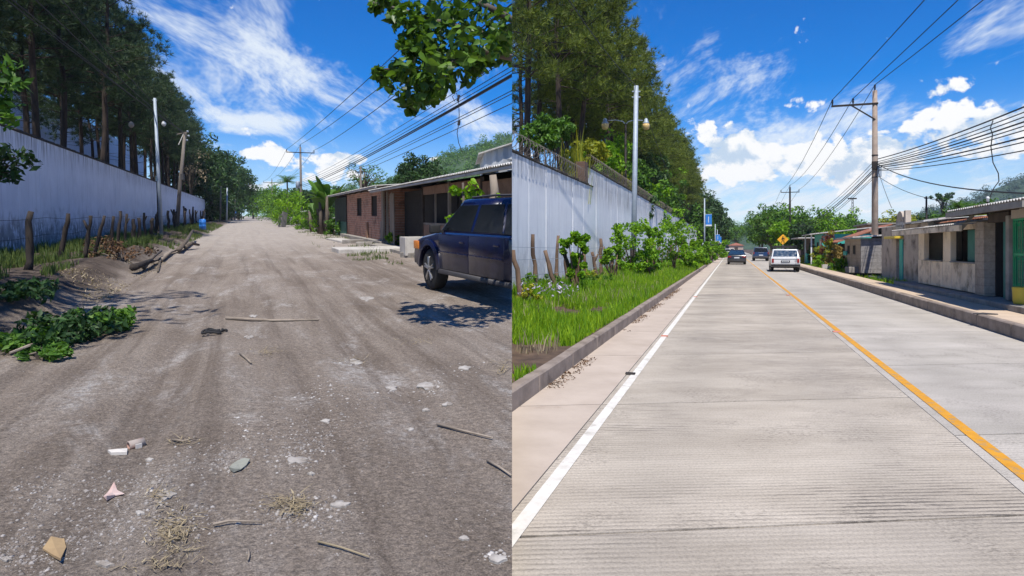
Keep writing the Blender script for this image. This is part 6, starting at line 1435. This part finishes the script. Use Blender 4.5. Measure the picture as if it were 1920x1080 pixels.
corrugate(MB(), 'y', hy(1990), hy(1826), .15, .026, -.62, 3.4, 2.33, 2.75).build('upper_roof', M_tin, h1)
MB().bb(-.63, -.57, hy(1990), hy(1826) + .05, 2.16, 2.29).build('fascia', M_conc, h1)
for px in (1830, 1852, 1880, 1910, 1960): MB().beam((-.55, hy(px), 2.2), (3.3, hy(px), 2.62), .07, .1).build('rafter', M_woodd, h1)
MB().beam((-.4, hy(1832), 1.8), (-.1, hy(1832), 2.2), .08).build('roof_strut', M_conc, h1)
q = U(6.25, 14.0, .38); t = thing('yellow_bucket', 'yellow plastic drum on the step before the green grille door', 'bucket', U(6.3, Yat(6.3, 1917), .38))
MB().lathe([(.15, 0), (.17, .05), (.18, .3), (.19, .33), (.18, .35)], 16).build('body', M_yel, t, True); MB().lathe([(.185, .345), (.19, .37), (.1, .38)], 16).build('rim', M_yel, t, True)
q = G(1846, 589, .255); tag(MB().prism([(-.22, -.05), (.22, -.04), (.02, .16)], 0, .02, 'xy').build('dark_plate', M_trim, loc=q, rz=RZ()), 'dark triangular plate lying on the sidewalk', 'plate')
# thin roof pole behind
c = AT(1737, 368, 27); t = thing('thin_pole', 'thin dark pole rising behind the rusty roof', 'pole', Vector((c.x, c.y, .2))); MB().tube([(0, 0, -.1), (0, 0, c.z - .2)], [.05, .035], 8).build('shaft', M_dark, t, True); MB().bb(-.08, .08, -.02, .02, c.z - .3, c.z - .26).build('clip', M_dark, t)
c = AT(1852, 378, 15); t = thing('roof_fitting', 'small pale cable fitting on the near roof edge', 'fitting', c - Vector((0, 0, .0)))
MB().lathe([(.025, 0), (.03, .06), (.045, .08), (.02, .12)], 10).build('cap', M_white, t, True); MB().tube([(0, 0, -.35), (0, 0, 0)], .02, 6).build('stalk', M_dark, t)
# --- grey wall house with turquoise door
u2 = 7.15
h2 = thing('grey_house', 'stained grey plastered house with turquoise door and arched plaque', 'house', U(u2, 22.5, .2), RZ())
def h2y(px): return (Yat(u2, px) - 22.5)/cosR
def q2(a, b, z0, z1, mat, name, x0=0., x1=.18): return MB().bb(x0, x1, min(h2y(a), h2y(b)), max(h2y(a), h2y(b)), z0, z1).build(name, mat, h2, bevel=.01, seg=1)
q2(1653, 1680, 0, 2.35, M_plasg, 'wall'); q2(1694, 1740, 0, 2.35, M_plasg, 'wall', .004); q2(1680.2, 1693.8, 1.78, 2.35, M_plasg, 'lintel', .008)
dd = q2(1685, 1691, .05, 1.77, M_turq, 'door', .02, .07); q2(1680.5, 1684.5, .0, 1.77, M_void, 'doorway', .14, .16); q2(1691.3, 1693.6, 0, 1.77, M_void, 'jamb', .05, .1)
q2(1674, 1694, 1.80, 1.90, M_yel, 'door_canopy', -.35, .0)
pq = q2(1681, 1694, 1.98, 2.5, M_concl, 'plaque', -.03, -.004)
for r_ in range(2):
    for k in range(4):
        y0_ = h2y(1693) + (h2y(1682) - h2y(1693))*(k + .12)/4; y1_ = h2y(1693) + (h2y(1682) - h2y(1693))*(k + .72)/4
        zz = 2.30 - .19*r_; MB().bb(-.036, -.0305, y0_, y1_, zz, zz + .02).bb(-.036, -.0305, y0_, y0_ + .03, zz + .021, zz + .1).bb(-.036, -.0305, y1_ - .03, y1_, zz + .021, zz + .1).build('worn_letter', M_trim, pq)
yA, yB = h2y(1694.5), h2y(1681); ym = (yA + yB)/2
arc = [(yA, 2.5), (yA, 2.62)] + [(ym + (yB - yA)*.42*math.cos(a), 2.62 + .34*math.sin(a)) for a in np.linspace(math.pi, 0, 9)][::1] + [(yB, 2.62), (yB, 2.5)]
MB().prism(arc, -.02, .2, 'yz').build('arched_gable', M_plasg, h2); MB().bb(0, .2, yA - .3, yA - .02, 2.36, 2.95).build('gable_pier', M_plasg, h2)
MB().raw([(-.3, h2y(1750), 2.40), (-.3, h2y(1694.5) - .32, 2.40), (4, h2y(1694.5) - .32, 3.0), (4, h2y(1750), 3.0), (-.3, h2y(1750), 2.34), (-.3, h2y(1694.5) - .32, 2.34), (4, h2y(1694.5) - .32, 2.94), (4, h2y(1750), 2.94)], [(0,1,2,3), (7,6,5,4), (0,4,5,1), (3,2,6,7), (0,3,7,4), (1,5,6,2)]).build('roof', M_tin, h2)
MB().bb(.2, 4, h2y(1653) - .15, h2y(1653), 0, 2.3).build('end_wall', M_plasg, h2); MB().bb(3.8, 4, h2y(1745), h2y(1653), 0, 2.8).build('rear_wall', M_plasg, h2); MB().bb(-.5, .0, h2y(1740), h2y(1650), -.2, .06).build('step', M_conc, h2, bevel=.02)
# long blue grey shed behind
t = thing('long_shed', 'long blue grey shed with low tin roof behind the grey house', 'shed', U(10.2, 29, .2), RZ())
M_bluewall = pmat('faded_blue_wall', (.22, .27, .31), (.16, .20, .24), 2, .9, bmp=.2)
MB().bb(0, 4, 0, 16.5, 0, 2.65).build('wall', M_bluewall, t); corrugate(MB(), 'y', -.4, 17, .16, .02, -.5, 4.4, 2.72, 3.1).build('roof', M_tin, t); MB().bb(-.48, -.42, -.4, 17, 2.58, 2.68).build('fascia', M_woodd, t)
# kiosk of blocks
u3 = 7.2; k3 = thing('block_kiosk', 'low block kiosk with tan front and grey end wall under the brown pole', 'kiosk', U(u3, 35.7, .2), RZ())
L3 = (Yat(u3, 1584) - 35.7)/cosR
MB().bb(0, .15, .14, L3, 0, 1.95).build('front_wall', M_blocky, k3); MB().bb(0.0, 2.6, -.02, .13, 0, 1.95).build('end_wall', M_block, k3); MB().bb(2.45, 2.6, .14, L3, 0, 1.95).build('rear_wall', M_block, k3)
for f in (.30, .66):
    wv = MB().bb(-.02, -.004, L3*f, L3*f + .75, 1.05, 1.55).build('window', M_void, k3)
    MB().bb(-.045, -.021, L3*f - .05, L3*f + .8, .98, 1.04).build('sill', M_conc, wv)
MB().bb(-.12, -.03, L3*.78, L3*.96, .95, 1.2).build('turquoise_box', M_turq, k3)
MB().raw([(-.45, -.3, 1.96), (-.45, L3 + .5, 1.96), (2.9, L3 + .5, 2.2), (2.9, -.3, 2.2), (-.45, -.3, 2.04), (-.45, L3 + .5, 2.04), (2.9, L3 + .5, 2.28), (2.9, -.3, 2.28)], [(3,2,1,0), (4,5,6,7), (0,1,5,4), (2,3,7,6), (1,2,6,5), (3,0,4,7)]).build('roof', M_concl, k3)
# open stall with red tile next to kiosk
t = thing('tile_lean_to', 'ramshackle lean-to with red roof sheet left of the kiosk', 'lean-to', U(7.4, 43.5, .2), RZ())
MB().bb(.3, 3, 0, 4.2, 0, 1.7).build('wall', M_void, t); MB().raw([(-.3, -.4, 1.8), (-.3, 4.6, 1.8), (3, 4.6, 3.0), (3, -.4, 3.0), (-.3, -.4, 1.74), (-.3, 4.6, 1.74), (3, 4.6, 2.94), (3, -.4, 2.94)], [(0,3,2,1), (4,5,6,7), (0,1,5,4), (2,3,7,6), (1,2,6,5), (3,0,4,7)]).build('roof', M_redsheet, t)
for y in (0, 2, 4): MB().bb(-.05, .05, y, y + .1, 0, 1.75).build('post', M_woodd, t)
MB().bb(-.35, .1, .3, 1.6, 0, .95).build('counter', M_woodd, t)
# turquoise house
t = thing('turquoise_house', 'small turquoise house with pale door beyond the kiosk', 'house', U(7.5, 53, .2), RZ())
MB().bb(0, 4, 0, 5.2, 0, 2.55).build('wall', M_turq, t); MB().bb(-.03, -.003, .5, 1.5, 0, 2.1).build('door', M_white, t); MB().bb(-.03, -.003, 2.4, 3.4, .95, 1.9).build('window', M_void, t); MB().bb(-.8, .05, 3.7, 5.1, 0, .95).build('front_wall', M_turq, t)
MB().raw([(-1.0, -.4, 2.5), (-1.0, 5.7, 2.5), (4.3, 5.7, 3.1), (4.3, -.4, 3.1), (-1.0, -.4, 2.58), (-1.0, 5.7, 2.58), (4.3, 5.7, 3.18), (4.3, -.4, 3.18)], [(3,2,1,0), (4,5,6,7), (0,1,5,4), (2,3,7,6), (1,2,6,5), (3,0,4,7)]).build('roof', M_tin, t)
for y in (.2, 4.8): MB().bb(-.85, -.75, y, y + .1, 0, 2.5).build('post', M_white, t)
t = thing('dark_house', 'dark low house between the turquoise house and the far trees', 'house', U(7.6, 61, .2), RZ())
MB().bb(0, 4, 0, 7, 0, 2.3).build('wall', M_woodd, t); MB().bb(-1.2, 4.2, -.3, 7.4, 2.32, 2.42).build('roof', M_tin, t); MB().bb(-.03, -.003, 1, 2, 0, 1.9).build('door', M_void, t)
t = thing('brown_house', 'plain brown walled house rising behind the turquoise one', 'house', U(13, 60, .2), RZ())
MB().bb(0, 5, 0, 7, 0, 3.6).build('wall', M_rust, t); MB().bb(-.3, 5.3, -.3, 7.3, 3.61, 3.75).build('roof', M_conc, t); MB().bb(.6, 1.6, -.03, -.003, 1.6, 2.6).build('window', M_void, t)
# bushes and oddments before those houses
for i, (u_, Y, rx, h, m_, lab) in enumerate(((6.9, 48.5, .8, 1.7, M_leafy, 'yellow green bush before the red lean-to'), (7.0, 43.2, .55, 1.5, M_leafo, 'pale orange croton bush beside the kiosk'), (7.2, 47.2, .7, 2.7, M_leafr, 'tall dark red bush before the lean-to'), (6.9, 40.2, .6, .7, M_leafb, 'low green bush at the foot of the kiosk front'), (6.9, 55, .5, 1.6, M_leafd, 'dark bush before the turquoise house door'), (6.7, 45.8, .7, .8, M_leafb, 'low bright bush before the lean-to counter'), (6.8, 58.5, .7, .7, M_leafy, 'low yellow bush beyond the turquoise house'), (7.1, 45.4, .4, 2.4, M_leafy, 'yellow flowered climber on the lean-to post'))):
    bush('garden_bush', lab, U(u_, Y, .2), rx, h, m_, 500 + i, 26, 40, .09, 'bushes before the right hand houses')
q = U(6.6, 39.5, .2)
tag(MB().bb(-.4, .4, -.2, .2, 0, .3).bb(-.35, .35, -.17, .17, .3, .32).build('concrete_block', M_concl, loc=U(6.45, 42.6, .18), rz=RZ(), bevel=.015), 'pale concrete block lying on the grass before the lean-to', 'block')
tag(MB().bb(-.3, .3, -.25, .25, 0, .35).build('stone_block', M_conc, loc=U(6.9, 36.6, .18), rz=RZ() + .3, bevel=.04), 'grey stone block at the corner of the kiosk', 'block')

# ================================================================== haze: the humid air over both streets
hz_m = bpy.data.materials.new('humid_air'); hz_m.use_nodes = True; hn = NT(hz_m.node_tree); hn.n.clear()
pv = hn.node('ShaderNodeVolumePrincipled'); pv.inputs['Color'].default_value = (.80, .90, 1.0, 1); pv.inputs['Density'].default_value = .00016; pv.inputs['Anisotropy'].default_value = 0.0
ho = hn.node('ShaderNodeOutputMaterial'); hn.l.new(pv.outputs[0], ho.inputs['Volume'])
hzo = MB().bb(-1000, 1200, -60, 1320, -80, 122).build('haze', hz_m); SIDE.pop(hzo); tag(hzo, 'thin humid haze over the street and hills', 'haze', kind='stuff')
# ================================================================== the cut between the two views
bpy.context.view_layer.update()
for o in list(SIDE):
    if o.parent is None and SIDE[o] == 'L': o.matrix_world = TILT @ o.matrix_world
bpy.context.view_layer.update()
drop = []
for o, s_ in list(SIDE.items()):
    if o.type == 'MESH' and bisect_obj(o, s_) == 'drop': drop.append(o)
def kill(o):
    for c in list(o.children): kill(c)
    bpy.data.objects.remove(o)
names = [o.name for o in drop]
for nme in names:
    if nme in bpy.data.objects: kill(bpy.data.objects[nme])
for o in list(bpy.data.objects):
    if o.type == 'EMPTY' and not o.children: bpy.data.objects.remove(o)
# close the edge of the higher ground along the cut with an earth face
zs = [-30, 0] + list(np.arange(2, 60, 1.0)) + list(range(60, 200, 10)) + [300, 480, 690]
V = []; 
for y in zs: V += [(-.003, y, .0525*y - .02), (-.003, y, -2.0 - max(0, -y)*.1), (-.4, y, -2.0 - max(0, -y)*.1)]
F = []
for i in range(len(zs)-1): F += [(3*i, 3*i+3, 3*i+4, 3*i+1)]
CUR = 'R'; tag(newobj('earth_bank', np_mesh('earth_bank', V, F, M_soil)), 'earth face where the higher unpaved ground ends', kind='structure')
tris = sum(len(o.data.polygons) for o in bpy.data.objects if o.type == 'MESH'); print('POLYS', tris, len(bpy.data.objects))
